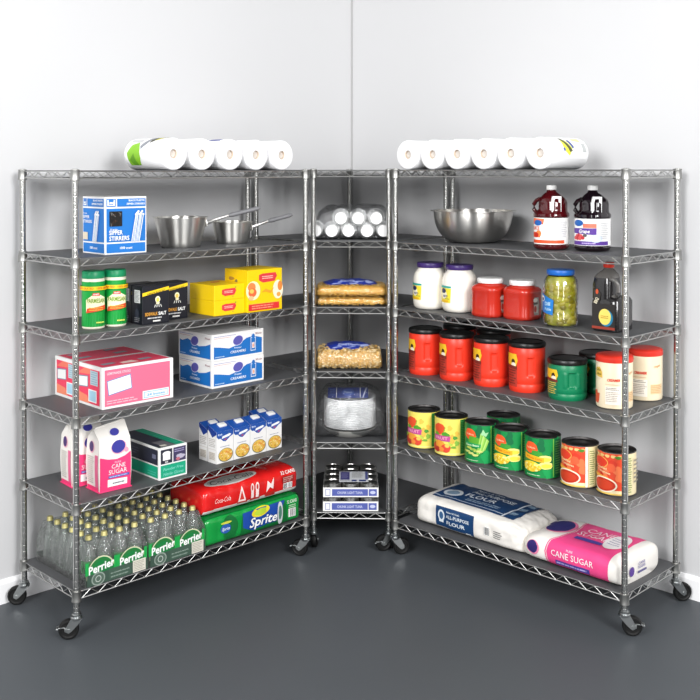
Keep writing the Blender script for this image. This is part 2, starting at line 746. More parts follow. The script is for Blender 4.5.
# --- drink stirrer box (left unit, second shelf)
bl, bd = ink('#1f76c8'), ink('#1a64b4')
def stirrer(w, h, side=False):
    d = Dec()
    e = .006
    d.rect(e, e, w - e, .043, bl)
    d.text('1000 count', w / 2, .020, .009, W)
    d.rect(e, .049, w - e, .183, bl)
    lw = .030 if side else .042
    d.rect(e, .190, e + lw, h - .008, bl)
    d.rect(e + .004, .194, e + lw - .004, h - .012, W)
    d.ell(e + lw / 2, .214, .3 * lw, .005, bl)
    d.rect(e + lw * .28, .198, e + lw * .72, .212, bl)
    d.rect(e + lw * .34, .201, e + lw * .66, .209, W)
    d.rect(e + lw + .006, .190, w - e, h - .008, bl)
    d.text('BLACK PLASTIC', w - .010, .211, .0075, W, w=min(.075, w - lw - .03), align='r')
    d.text('SIPPER STIRRERS', w - .010, .197, .0075, W, w=min(.085, w - lw - .026), align='r')
    if not side:
        d.rect(.018, .112, .076, .172, ink('#0f0d0c'))
        rr = random.Random(4)
        for i in range(16):
            x, y, a = .022 + rr.random() * .05, .118 + rr.random() * .048, rr.random() * 3
            dx, dy = .007 * math.cos(a), .007 * math.sin(a)
            d.poly([(x - dx, y - dy), (x + dx, y + dy), (x + dx - dy * .2, y + dy + dx * .2), (x - dx - dy * .2, y - dy + dx * .2)], ink(rr.choice(['#5a3a22', '#8a8a88', '#3a2a20'])))
        d.text('7.5 inches', .018, .097, .006, W, align='l')
        d.text('SIPPER', .014, .079, .017, W, align='l', bold=0.02, w=.062)
        d.text('STIRRERS', .014, .056, .017, W, align='l', bold=0.02, w=.092)
        x0 = .115
    else:
        d.text('7.5 inches', .010, .160, .005, W, align='l')
        d.text('SIPPER', .010, .142, .012, W, align='l', bold=0.01)
        d.text('STIRRERS', .010, .124, .012, W, align='l', bold=0.01)
        d.rect(.010, .056, .046, .086, ink('#d9cdb8'))
        x0 = .082
    for i in range(7):
        x = x0 + i * .0055
        top = x + .020
        d.poly([(x, .050), (x + .0035, .050), (top + .0035, .155 + .006 * (i % 3)), (top, .155 + .006 * (i % 3))], ink('#d8e6f4') if i % 2 else W)
        d.ell(top + .002, .158 + .006 * (i % 3), .005, .004, W)
    return d
o = box_obj('stirrer_box', 'blue and white box of plastic stirrers at the left end of the second shelf', 'box', .192, .172, .230, WHITE,
            {'front': stirrer(.192, .230), 'left': stirrer(.172, .230, True)})
put(o, 'L', 1, .156, .046, 0)

# --- dark salt boxes (left unit, third shelf)
nv = mat('navy black card', '#14161f', 0.35)
yel = ink('#f7cf1d')
fd = Dec()
fd.poly([(0, .116), (.128, .136), (.128, .150), (0, .130)], yel)
fd.text('WINDOW ROCK SALT', .066, .1265, .0065, ink('#3a3010'), w=.09, rot=.155)
fd.ell(.073, .100, .012, .013, ink('#f6f2d0'))
fd.ell(.073, .098, .0075, .009, ink('#f3d75a'))
fd.poly([(.064, .088), (.082, .088), (.080, .080), (.066, .080)], ink('#f2e9c0'))
for i in range(4):
    x = .060 + i * .008
    fd.poly([(x, .079), (x + .003, .079), (x + .003 + (i - 1.5) * .003, .068), (x + (i - 1.5) * .003, .068)], ink('#f0f0ea'))
fd.text('SIDEWALK', .010, .036, .013, ink('#d99a3a'), w=.062, align='l', bold=.03)
fd.text('SALT', .075, .036, .013, W, w=.038, align='l', bold=.03)
fd.lines(.022, .020, .112, .031, 1, ink('#c9c9c9'), seed=2)
fd.rect(.048, .010, .084, .016, ink('#e0e0dc'))
ld = Dec()
ld.rect(.020, .088, .062, .140, ink('#dcdcdc'))
ld.lines(.023, .091, .059, .137, 9, ink('#6a6a70'))
ld.ell(.04, .045, .016, .02, ink('#2c2f3c'))
ld.lines(.02, .008, .062, .03, 3, ink('#7a7a80'))
sb = box_obj('salt_box', 'black box of salt with yellow band, nearest the green-capped cheese shakers at the shelf front', 'box', .128, .078, .157, nv, {'front': fd, 'left': ld})
put(sb, 'L', 2, .312, .022, 0)
c = clone(sb, 'black box of salt with yellow band standing beside the stacked yellow cartons')
put(c, 'L', 2, .443, .074, 0)
c = clone(sb, 'black box of salt half hidden behind the nearest black salt box')
put(c, 'L', 2, .318, .112, 0)

# --- yellow cartons
ym = mat('yellow card', '#f5cd0a', 0.42)
redi = ink('#d93b3f')
def hexlogo(d, cx, cy, w, h):
    d.poly([(cx - w * .5, cy - h * .25), (cx - w * .28, cy - h * .5), (cx + w * .36, cy - h * .42), (cx + w * .5, cy + h * .1), (cx + w * .42, cy + h * .45), (cx - w * .3, cy + h * .42), (cx - w * .5, cy + h * .3)], redi)
    d.lines(cx - w * .33, cy - h * .18, cx + w * .36, cy + h * .2, 2, ink('#f3c7b8'), seed=9)
fd = Dec()
hexlogo(fd, .080, .034, .078, .034)
fd.ell(.116, .052, .004, .003, ink('#6f9a3a'))
fd.ell(.100, .013, .004, .003, ink('#c7a23a'))
td = Dec()
hexlogo(td, .095, .12, .05, .026)
small = box_obj('yellow_tea_carton', 'small yellow carton with a red hexagon, lower of the stacked pair', 'box', .167, .180, .0655, ym, {'front': fd, 'top': td})
put(small, 'L', 2, .669, .018, 0)
c = clone(small, 'small yellow carton with a red hexagon, upper of the stacked pair')
put(c, 'L', 2, .669, .018, 0, dz=.066)
fd = Dec()
hexlogo(fd, .116, .150, .105, .044)
fd.ell(.030, .096, .040, .042, ink('#f8ecc0'))
fd.ell(.022, .112, .022, .020, ink('#e8894a'))
fd.ell(.026, .088, .023, .020, ink('#e36a3c'))
fd.ell(.022, .094, .012, .010, ink('#f3c65a'))
fd.ell(.018, .064, .014, .010, ink('#edc08a'))
fd.ell(.172, .092, .030, .042, ink('#faf0cf'))
fd.ell(.184, .108, .014, .022, ink('#e38a3e'))
fd.ell(.176, .070, .012, .010, ink('#e7a24e'))
fd.poly([(.075, .085), (.100, .100), (.130, .090), (.150, .104), (.130, .078), (.100, .088)], ink('#f0a32a'))
fd.rect(.004, .008, .178, .036, ink('#dc3232'))
fd.rect(.003, .036, .182, .040, ink('#e9c23a'))
fd.lines(.02, .012, .16, .032, 2, ink('#f29a7a'), seed=11)
ld = Dec()
ld.blob(.05, .145, .020, .008, ink('#b58a3a'), 3)
ld.blob(.085, .135, .010, .008, ink('#8a7a4a'), 5)
o = box_obj('yellow_carton', 'large yellow carton with red hexagon and orange fruit picture', 'box', .198, .165, .187, ym, {'front': fd, 'left': ld})
put(o, 'L', 2, .838, .000, 0)

# --- pink case
pk, pk2, lb = ink('#ee6f8e'), ink('#ec3f60'), ink('#a9d2e6')
fd = Dec()
fd.rect(.010, .010, .296, .150, pk)
fd.text('LEMONADE STICKS', .020, .131, .009, ink('#fbd0d8'), w=.10, align='l')
fd.poly([(.025, .050), (.128, .066), (.121, .124), (.018, .108)], ink('#7a86b8'))
fd.poly([(.028, .054), (.124, .069), (.118, .120), (.022, .105)], ink('#f4f6fa'))
fd.lines(.018, .016, .165, .034, 2, ink('#f8b8c6'), seed=6)
fd.rect(.172, .014, .290, .046, W)
fd.rect(.178, .018, .284, .042, ink('#4aa8d8'))
fd.rect(.180, .020, .282, .040, ink('#e6f2fa'))
fd.text('24 boxes', .231, .025, .009, ink('#5aa0d0'), w=.08)
ld = Dec()
for k in (0, 1):
    x = .014 + k * .172
    ld.rect(x, .012, x + .160, .146, pk2)
    ld.poly([(x, .012), (x + .09, .012), (x + .07, .04), (x, .05)], ink('#f08a6a'))
    ld.poly([(x + .05, .146), (x + .10, .146), (x + .09, .125), (x, .12)], ink('#f07a62'))
    ld.poly([(x + .006, .068), (x + .078, .074), (x + .078, .118), (x + .006, .112)], ink('#7788a0'))
    ld.poly([(x + .010, .072), (x + .074, .077), (x + .074, .114), (x + .010, .108)], ink('#eef0ee'))
    ld.rect(x + .095, .086, x + .150, .142, ink('#b9cfd8'))
    ld.lines(x + .098, .088, x + .148, .140, 6, ink('#8fb0c0'), seed=k)
    ld.rect(x + .082, .020, x + .142, .068, W)
    ld.rect(x + .087, .024, x + .137, .064, lb)
td = Dec()
td.rect(.006, .010, .302, .165, pk2)
td.rect(.006, .185, .302, .350, pk2)
td.rect(.0, .168, .308, .182, W)
for x in (.03, .19):
    for y in (.04, .22, .30):
        td.poly([(x, y), (x + .06, y + .01), (x + .055, y + .035), (x, y + .03)], ink('#9aa2ac'))
td.poly([(.10, .02), (.17, .02), (.16, .06), (.10, .05)], ink('#f6d9d0'))
for d_, kx, ky in ((fd, 1.064, 1.0375), (ld, 1.072, 1.0375), (td, 1.064, 1.072)):
    d_.items = [([(a * kx, b * ky) for a, b in q[0]],) + tuple(q[1:]) for q in d_.items]
o = box_obj('pink_drink_mix_case', 'pink and white cardboard case with white note panel on the fourth shelf', 'box', .332, .388, .166, WHITE, {'front': fd, 'left': ld, 'top': td})
put(o, 'L', 3, .138, .040, -0.8)

# --- blue white boxes
b1, b2 = ink('#1a6fbe'), ink('#5a57a8')
def creambox(w, h, side):
    d = Dec()
    e = .010
    d.poly([(e, e), (w - e, e), (w - e, h * .66), (w * .82, h * .56), (w * .62, h * .50), (w * .45, h * .62), (w * .28, h * .72), (w * .12, h * .62), (e, h * .66)] if side else
           [(e, e), (w - e, e), (w - e, h * .66), (w * .8, h * .76), (w * .66, h * .72), (w * .5, h * .52), (w * .32, h * .42), (w * .15, h * .50), (e, h * .54)], b1)
    d.rect(e, h - .012, w * .45, h - .010, ink('#8a8ac0'))
    d.rect(e, h - .019, w * .36, h - .0175, ink('#d09a98'))
    d.text('300 count', w - .012, h - .022, .008, ink('#9a6a72'), w=.036, align='r')
    cx = w * (.5 if side else .49)
    d.ell(cx, h * .68, w * (.12 if side else .105), h * .19, ink('#e8e6f6'), rot=.25)
    d.ell(cx, h * .68, w * (.11 if side else .095), h * .17, b2, rot=.25)
    d.text('Freezer', cx, h * .38, .007, ink('#e6f0fa'), w=.04)
    d.text('CREAMERS', cx, h * .22, .0105, ink('#e6f0fa'), w=w * .30, shear=.15)
    d.lines(.016, .014, w * .24, .022, 1, ink('#b8d6ee'))
    if not side:
        d.rect(w * .735, h * .20, w * .835, h * .72, ink('#dfeaf6'))
        d.rect(w * .745, h * .23, w * .825, h * .69, b1)
        d.ell(w * .785, h * .76, w * .03, h * .09, b1)
        d.rect(w * .76, h * .30, w * .81, h * .52, ink('#f2e2da'))
        d.ell(w * .785, h * .40, w * .016, h * .07, ink('#e6a58a'))
    return d
td = Dec()
td.rect(.008, .112, .284, .114, ink('#c9c9c6'))
bb = box_obj('blue_white_box', 'blue and white carton with a purple oval, lower of the two stacked', 'box', .290, .245, .1165, WHITE,
             {'front': creambox(.290, .1165, False), 'left': creambox(.245, .1165, True), 'top': td})
put(bb, 'L', 3, .677, .046, 0)
c = clone(bb, 'blue and white carton with a purple oval, upper of the two stacked')
put(c, 'L', 3, .676, .044, 0.6, dz=.1175)

# --- green glove box
gr, dk = ink('#12a17c'), ink('#2a2c3c')
fd = Dec()
fd.rect(.008, .008, .132, .060, gr)
fd.text('Powder Free', .070, .036, .012, ink('#7ad0b8'), w=.100, shear=.2)
fd.text('Nitrile Gloves', .070, .016, .012, ink('#7ad0b8'), w=.100, shear=.2)
fd.rect(.008, .066, .064, .125, dk)
fd.rect(.070, .066, .132, .125, ink('#403a5c'))
fd.rect(.018, .080, .054, .106, W)
fd.ell(.036, .108, .020, .009, W)
fd.text('ESF', .036, .069, .007, W)
fd.lines(.075, .104, .126, .120, 2, ink('#a8a0c8'))
fd.blob(.104, .085, .022, .010, ink('#b8b4c8'), 4)
fd.blob(.092, .076, .010, .007, ink('#c06a78'), 6)
ld = Dec()
ld.rect(.008, .008, .330, .056, gr)
ld.rect(.008, .062, .330, .125, dk)
ld.lines(.255, .014, .322, .034, 2, ink('#4cc0a2'))
ld.lines(.06, .080, .20, .112, 3, ink('#4a4c60'))
ld.rect(.290, .086, .318, .104, ink('#6c6e86'))
td = Dec()
td.rect(.006, .008, .134, .328, gr)
td.rect(.006, .008, .090, .328, dk)
td.rect(.03, .01, .085, .10, ink('#6c6a70'))
td.rect(.026, .02, .055, .04, ink('#d8d4c8'))
td.lines(.098, .03, .128, .20, 8, ink('#3cc09a'))
o = box_obj('glove_box', 'long green and dark grey carton with white edges beside the upright sugar bags', 'box', .140, .338, .133, WHITE, {'front': fd, 'left': ld, 'top': td})
put(o, 'L', 4, .391, .024, 0)

# ------------------------------------------------------------------ upright sugar bags
PINK, PUR = ink('#ea3f78'), ink('#3b3b98')
bagm = mat('white sugar paper', '#f3efe8', 0.5, noise_amt=0.05, noise_scale=12, bump=0.15, bump_scale=25)
def sugar_bag():
    root = empty('sugar_bag')
    mb = MB()
    w, d, h, H = .148, .098, .205, .268
    g = []
    # grid body with a softly bulging skin
    NX, NZ = 8, 10
    def P(fx, fy, z):
        bul = math.sin(min(1, z / h) * PI) * .004
        x = (fx - .5) * (w + bul * 2) + w / 2
        y = (fy - .5) * (d + bul * 2) + d / 2
        q = noise.noise(V((x * 22, y * 22, z * 22))) * .0025
        return V((x + q, y + q, z))
    ringp = [(i / 6, 0) for i in range(6)] + [(1, i / 4) for i in range(4)] + [(1 - i / 6, 1) for i in range(6)] + [(0, 1 - i / 4) for i in range(4)]
    rows = []
    for k in range(NZ + 1):
        z = h * k / NZ
        rows.append([mb.av(P(a, b, z)) for a, b in ringp])
    n = len(ringp)
    # gable: sides fold in, front and back slope to a ridge
    for k, t in ((1, .35), (2, .7), (3, 1.0)):
        z = h + (H - h) * t
        row = []
        for a, b in ringp:
            bb_ = .5 + (b - .5) * (1 - t * .93)
            inset = (.5 - abs(b - .5)) * 2 * .10 * t
            aa = a if 0 < a < 1 else (inset if a == 0 else 1 - inset * .3)
            lean = -.020 * t * (1 - a)
            row.append(mb.av(P(aa, bb_, h) + V((0, 0.0, z - h + lean))))
        rows.append(row)
    for a, b in zip(rows, rows[1:]):
        for i in range(n):
            j = (i + 1) % n
            mb.face((a[i], a[j], b[j], b[i]), bagm)
    mb.face(rows[0][::-1], bagm)
    mb.face(rows[-1], bagm)
    fd = Dec()
    fd.poly([(.0, .003), (.148, .003), (.148, .148), (.12, .134), (.08, .126), (.04, .130), (.0, .142)], PINK)
    fd.text('PURE', .085, .110, .007, ink('#f9b8cc'), w=.03)
    fd.text('CANE', .088, .090, .017, W, w=.066, bold=.0)
    fd.text('SUGAR', .085, .068, .018, W, w=.088, bold=.0)
    fd.rect(.040, .052, .140, .062, ink('#4c62b4'))
    fd.lines(.044, .053, .136, .061, 1, ink('#b8c6f0'))
    fd.poly([(.036, .018), (.130, .018), (.130, .044), (.036, .048)], W)
    fd.lines(.060, .024, .120, .036, 1, ink('#6a6a72'))
    fd.ell(.090, .174, .036, .028, ink('#f3a8c0'), rot=.1)
    fd.ell(.088, .176, .033, .026, PUR, rot=.1)
    fd.ell(.126, .158, .009, .010, ink('#ef9fb8'))
    bulge = lambda z: math.sin(min(1, z / h) * PI) * .004
    mb.dec(fd, lambda u, v, off: V((u, -.0012 - bulge(v) - off, v)), du=.03, dv=.02)
    ld = Dec()
    ld.rect(.004, .002, .094, .020, PINK)
    ld.rect(.070, .020, .094, .150, ink('#e46a92'))
    ld.lines(.010, .030, .062, .142, 14, ink('#a9a49c'), seed=8)
    ld.ell(.044, .178, .020, .024, ink('#f0b0c4'))
    ld.ell(.042, .180, .017, .021, ink('#45296a'))
    mb.dec(ld, lambda u, v, off: V((-.0012 - bulge(v) - off, d - u, v)), du=.03, dv=.02)
    sd = Dec()
    sd.ell(.082, .032, .022, .016, PUR, rot=.1)
    sl = V((0, d * .465, H - h)).normalized()
    nn = V((1, 0, 0)).cross(sl)
    mb.dec(sd, lambda u, v, off: V((0, 0, h)) + V((u, 0, 0)) + sl * v + nn * (off + .002))
    # clear-ish flange at the foot and a folded seam along the ridge
    o = mb.build('paper_bag', root)
    mb = MB()
    mb.T = Matrix.Translation((0.144, 0, H)) @ Matrix.Rotation(-.14, 4, 'Y')
    mb.box(-.138, .0, d / 2 - .003, d / 2 + .003, -.006, .005, bagm, bev=.001)
    mb.build('top_fold', root)
    mb = MB()
    mb.box(-.006, w + .006, -.006, d + .006, 0, .0045, PINK, bev=.001)
    mb.build('bottom_fold', root)
    return root
sgb = tag(sugar_bag(), 'upright pink and white bag of cane sugar standing in front, next to the green carton', 'sugar bag')
sgb.scale = (.93, 1, .985)
put(sgb, 'L', 4, .133, .055, -2)
c = clone(sgb, 'upright pink and white bag of cane sugar standing behind the left front post')
put(c, 'L', 4, .092, .195, -4)

# ------------------------------------------------------------------ broth cartons
cw, cd, ch = .0945, .060, .163
CB, CBD = ink('#1c50a4'), ink('#1e3f92')
def broth():
    root = empty('soup_carton')
    mb = MB()
    w, d, h1, h2 = cw - .001, cd - .001, .138, ch
    pts = [(0, 0), (w, 0), (w, d), (0, d)]
    lo = [mb.av((x, y, 0)) for x, y in pts]
    hi = [mb.av((0, 0, h1)), mb.av((w, 0, h1)), mb.av((w, d, h2)), mb.av((0, d, h2))]
    mb.face(lo[::-1], WHITE)
    for i in range(4):
        j = (i + 1) % 4
        mb.face((lo[i], lo[j], hi[j], hi[i]), WHITE)
    mb.face(hi, CB)
    fd = Dec()
    fd.poly([(0, h1), (0, .118), (.010, .108), (.022, .108), (.035, .096), (.050, .092), (.060, .098), (.074, .108), (.093, .116), (.093, h1)], CB)
    fd.text('Broth', .020, .122, .008, ink('#dce8f8'), w=.022)
    fd.poly([(.028, .106), (.070, .112), (.082, .119), (.074, .124), (.032, .116)], W)
    fd.poly([(.032, .104), (.064, .109), (.050, .094)], ink('#3c64b8'))
    fd.poly([(.040, .102), (.058, .105), (.050, .097)], ink('#c03a3c'))
    fd.lines(.020, .068, .076, .074, 1, ink('#8a94b0'), seed=3)
    fd.ell(.050, .033, .041, .030, ink('#6a6a4c'), n=28)
    fd.ell(.050, .034, .038, .027, ink('#e6bf58'), n=28)
    rr = random.Random(2)
    for i in range(34):
        a, q = rr.random() * 6.28, rr.random() ** .5
        fd.ell(.050 + .033 * q * math.cos(a), .034 + .022 * q * math.sin(a), .005, .003, ink(rr.choice(['#f2d98a', '#e08a3c', '#f6e6b0', '#c9a23a', '#e6a84a'])), n=6, rot=rr.random() * 3)
    mb.dec(fd, front(0, 0), eps=.00012)
    ld = Dec()
    ld.poly([(0, h2), (0, .145), (.030, .112), (.0585, .128), (.0585, h1)], CBD)
    ld.poly([(.0, .14), (.028, .112), (.0, .12)], W)
    ld.lines(.006, .070, .052, .108, 5, ink('#b8b4ae'), seed=1)
    ld.rect(.004, .060, .056, .062, ink('#d8d0c8'))
    ld.rect(.008, .014, .050, .048, ink('#dcd6cc'))
    ld.lines(.010, .016, .048, .046, 5, ink('#a8a098'), seed=4)
    mb.dec(ld, leftf(0, d), eps=.00012)
    mb.build('carton_body', root, smooth=False)
    mb = MB()
    sl = math.atan2(h2 - h1, d)
    mb.T = Matrix.Translation((w * .62, d * .62, h1 + (h2 - h1) * .62)) @ Matrix.Rotation(sl, 4, 'X')
    mb.box(-.020, .020, -.013, .013, .0, .008, WPLA, bev=.002)
    mb.build('spout_cap', root)
    return root
br = broth()
labs = ['white and blue soup carton, leftmost of the front row of four', 'white and blue soup carton, second from the left in the front row of four',
        'white and blue soup carton, third from the left in the front row of four', 'white and blue soup carton, rightmost of the front row of four',
        'white and blue soup carton behind the leftmost front one', 'white and blue soup carton behind the rightmost front one']
spots = [(0, 0), (1, 0), (2, 0), (3, 0), (0, 1), (3, 1)]
for k, (i, j) in enumerate(spots):
    c = br if k == 0 else dup(br)
    tag(c, labs[k], 'soup carton', 'soup cartons on the fifth shelf')
    put(c, 'L', 4, .703 + i * .0965, .048 + i * .0035 + j * .0655, 2)

# ------------------------------------------------------------------ paper towels
towel = mat('paper towel', '#f7f7f8', 0.9, bump=0.15, bump_scale=120)
wrapm = mat('white towel wrap film', '#f6f6f7', 0.3)
tan = mat('cardboard core', '#d8c8b6', 0.8)
RT, TL = .0670, .279
def roll(decs=None):
    root = empty('paper_towel_roll')
    ax = Matrix.Translation((0, 0, RT)) @ Matrix.Rotation(-PI / 2, 4, 'X')
    mb = MB()
    mb.lathe([(.020, .003), (.026, .0), (.060, .0), (.064, .002), (RT, .006), (RT, TL - .006), (.064, TL - .002), (.060, TL), (.026, TL), (.020, TL - .003), (.020, .003)], towel, seg=40, axis=ax)
    if decs:
        mb.dec(decs, lambda u, v, off: V((-(RT + off) * math.sin(u / RT), v, RT + (RT + off) * math.cos(u / RT))), du=.012)
    mb.build('paper_roll', root)
    mb = MB()
    mb.lathe([(.0208, .007), (.0208, TL - .007), (.0185, TL - .007), (.0185, .007), (.0208, .007)], tan, seg=20, axis=ax)
    mb.lathe([(0, .014), (.012, .012), (.0184, .016)], mat('tucked wrap film', '#d5cdc4', 0.5), seg=16, axis=ax)
    mb.build('core_tube', root)
    return root
d1 = Dec()   # u runs from the roll's top round its left side, v back along its length
d1.rect(-.02, .012, .13, .264, wrapm)
d1.poly([(.050, .180), (.062, .225), (.10, .252), (.155, .240), (.155, .165), (.12, .150), (.08, .160)], ink('#86c02a'))
d1.poly([(.10, .20), (.13, .235), (.155, .21), (.155, .18)], ink('#5f9a1c'))
d1.poly([(-.010, .030), (.035, .060), (.040, .080), (.028, .085), (-.015, .050)], ink('#d6d33a'))
d1.poly([(-.005, .060), (.045, .085), (.055, .105), (.040, .108), (-.008, .080)], ink('#4a4a3a'))
d1.poly([(.0, .09), (.060, .120), (.085, .150), (.070, .160), (.0, .105)], ink('#8b8f96'))
d1.rect(.03, .165, .05, .25, ink('#c9c9cc'))
d2 = Dec()   # right-hand roll of the right row: u negative is its right side
d2.rect(-.13, .012, .02, .264, wrapm)
d2.poly([(-.045, .085), (-.040, .120), (-.085, .150), (-.115, .125), (-.090, .085)], ink('#e4e83a'))
d2.poly([(-.030, .085), (-.030, .105), (-.095, .150), (-.100, .128)], ink('#4a4a2a'))
d2.poly([(-.045, .130), (-.040, .150), (-.080, .165), (-.085, .150)], ink('#4a5a9a'))
d2.ell(-.088, .088, .008, .008, ink('#5a6aa8'))
d2.rect(-.10, .228, -.06, .255, ink('#b9bcbc'))
d2.poly([(-.035, .175), (-.03, .235), (-.055, .235), (-.045, .18)], ink('#d8d8a0'))
d3 = Dec()
d3.poly([(-.03, .04), (.03, .04), (.03, .12), (-.03, .12)], ink('#38489a'))
d3.poly([(.0, .14), (.05, .14), (.05, .20), (.0, .20)], ink('#c9ccd8'))
rl1, rl2, rl3 = roll(d1), roll(d2), roll(d3)
rl0 = roll()
ordn = ['leftmost', 'second from the left', 'third from the left', 'fourth from the left', 'rightmost']
for k in range(5):
    src = rl1 if k == 0 else (rl3 if k == 2 else None)
    c = src if src else dup(rl0)
    tag(c, 'white paper towel roll on the left unit top, %s of five' % ordn[k] + (', with green print' if k == 0 else ''), 'paper towel', 'paper towels on the left unit')
    put(c, 'L', 0, .450 + k * .1465, -.004 + .004 * (k % 2), 0)
ordn = ['leftmost', 'second from the left', 'third from the left', 'third from the right', 'second from the right', 'rightmost']
for k in range(6):
    c = rl2 if k == 5 else (rl0 if k == 0 else dup(rl0))
    tag(c, 'white paper towel roll on the right unit top, %s of six' % ordn[k] + (', with yellow print' if k == 5 else ''), 'paper towel', 'paper towels on the right unit')
    put(c, 'R', 0, .075 + k * .1425, -.004 + .003 * (k % 2), 0)

# ------------------------------------------------------------------ saucepans and bowl
gripm = mat('grey silicone grip', '#77777a', 0.45)
def pan(rb, rt, h, hl, az, hz, rise):
    root = empty('saucepan')
    mb = MB()
    t = .0022
    prof = [(0, 0), (rb * .93, 0), (rb, .006)]
    for k in range(1, 9):
        f = k / 8
        prof.append((rb + (rt - rb) * f, .006 + (h - .006) * f))
    prof += [(rt + .003, h + .001), (rt + .003, h + .003), (rt - t, h + .002)]
    for k in range(7, 0, -1):
        f = k / 8
        prof.append((rb + (rt - rb) * f - t, .006 + (h - .006) * f))
    prof += [(rb * .92, .004), (0, .004)]
    mb.lathe(prof, ALU, seg=56)
    mb.build('pan_body', root)
    a = math.radians(az)
    d = V((math.cos(a), math.sin(a), 0))
    r1 = rb + (rt - rb) * (hz / h)
    mb = MB()
    mb.T = Matrix.Translation(d * (r1 + .001) + V((0, 0, hz))) @ Matrix.Rotation(a - PI / 2, 4, 'Z')
    mb.box(-.024, .024, -.002, .004, -.014, .014, ALU, bev=.004, seg=3)
    for q in (-.014, 0, .014):
        mb.lathe([(0, .008), (.004, .0075), (.0055, .004), (.0055, .002)], ALU, seg=12, axis=Matrix.Translation((q, 0, 0 if q else .006)) @ Matrix.Rotation(-PI / 2, 4, 'X'))
    mb.T = Matrix.Identity(4)
    p0 = d * (r1 + .002) + V((0, 0, hz))
    p1 = d * (r1 + .040) + V((0, 0, hz + rise * .22))
    p2 = d * (r1 + hl * .42) + V((0, 0, hz + rise * .5))
    mb.tube([p0, p1, p2], .005, ALU, seg=8, rs=[.009, .006, .006])
    mb.build('handle_bracket', root)
    mb = MB()
    p3 = d * (r1 + hl) + V((0, 0, hz + rise))
    n_ = 8
    path = [p2 + (p3 - p2) * (i / n_) for i in range(n_ + 1)]
    mb.tube(path, .01, gripm, seg=12, rs=[.007, .0105, .0105, .0098, .0098, .0098, .0102, .0098, .006])
    mb.build('handle_grip', root)
    return root
o = tag(pan(.086, .1165, .128, .250, -24, .100, .066), 'larger aluminium saucepan with grey handle beside the blue box', 'saucepan', 'saucepans on the second shelf')
put(o, 'L', 1, .627, .205, 0)
o = tag(pan(.074, .0925, .098, .205, -22, .070, .056), 'smaller aluminium saucepan with grey handle at the post end', 'saucepan', 'saucepans on the second shelf')
put(o, 'L', 1, .922, .218, 0)
mb = MB()
prof = [(0, 0), (.070, 0), (.078, .003)]
R_, H_ = .182, .144
for k in range(1, 15):
    f = k / 14
    prof.append((.078 + (R_ - .078) * math.sin(f * PI / 2) ** .85, .003 + (H_ - .003) * (1 - math.cos(f * PI / 2)) ** .95))
prof += [(R_ + .016, H_ + .001), (R_ + .016, H_ + .003), (R_ - .001, H_ + .003)]
for k in range(13, 0, -1):
    f = k / 14
    prof.append((.078 + (R_ - .078) * math.sin(f * PI / 2) ** .85 - .0015, .0045 + (H_ - .003) * (1 - math.cos(f * PI / 2)) ** .95))
prof += [(.068, .002), (0, .002)]
mb.lathe(prof, STEEL, seg=72)
o = tag(mb.build('mixing_bowl', ang=60), 'wide stainless steel mixing bowl on the second shelf', 'bowl')
put(o, 'R', 1, .288, .213, 0)

# ------------------------------------------------------------------ parmesan shakers
def shaker():
    root = empty('cheese_shaker')
    g = mat('green print film', '#109a3c', 0.35)
    mb = MB()
    mb.lathe([(0, 0), (.041, 0), (.0445, .004), (.0445, .196), (.041, .203), (.036, .205), (0, .205)], mat('grated cheese plastic', '#e8e4cf', 0.4), seg=40)
    mb.build('shaker_body', root)
    mb = MB()
    mb.lathe([(.036, .200), (.0445, .200), (.0452, .203), (.0445, .226), (.042, .229), (0, .229)], mat('green ribbed lid', '#0f8f5c', 0.4), seg=40)
    mb.build('shaker_lid', root)
    d = Dec()
    c = -.014
    d.rect(-.138, .010, .138, .188, g)
    for i in range(26):
        x = -.13 + i * .0102
        d.poly([(x, .012), (x + .002, .012), (x + .004, .058), (x + .003, .058)], ink('#2fb254'))
    d.rect(-.138, .155, .138, .170, ink('#f6d21a'))
    d.text('100% GRATED', -.052, .159, .008, ink('#d5452a'), w=.060)
    d.text('100% GRATED', .018, .159, .008, ink('#d5452a'), w=.060)
    cx = -.014
    d.poly([(cx - .034, .070), (cx + .034, .082), (cx + .034, .125), (cx + .012, .138), (cx - .014, .135), (cx - .034, .118)], ink('#f5efc6'))
    d.poly([(cx - .013, .133), (cx + .013, .133), (cx + .011, .145), (cx - .011, .145)], ink('#d8412c'))
    d.text('KRAFT', cx, .136, .006, W, w=.018)
    d.text('PARMESAN', cx, .106, .017, ink('#7a9a2c'), w=.062, bold=.03)
    d.poly([(cx - .034, .066), (cx + .034, .078), (cx + .034, .096), (cx - .030, .084)], ink('#dc4a28'))
    d.lines(cx - .024, .074, cx + .028, .090, 2, ink('#f4b23a'))
    d.lines(cx + .0, .022, cx + .03, .034, 1, ink('#dce86a'))
    mb = MB()
    mb.dec(d, cylf(.0446), du=.009)
    mb.build('wrap_label', root)
    return root
sh = tag(shaker(), 'green-capped shaker of grated cheese, left one of the pair', 'shaker', 'cheese shakers on the third shelf')
put(sh, 'L', 2, .137, .104, 0)
c = clone(sh, 'green-capped shaker of grated cheese, right one of the pair')
put(c, 'L', 2, .232, .099, -4)

# ------------------------------------------------------------------ jars, tubs, bottles on the right unit
GL = film_mat('clear jar plastic', gloss=0.10, rough=0.06, bump=0.15, scale=14)

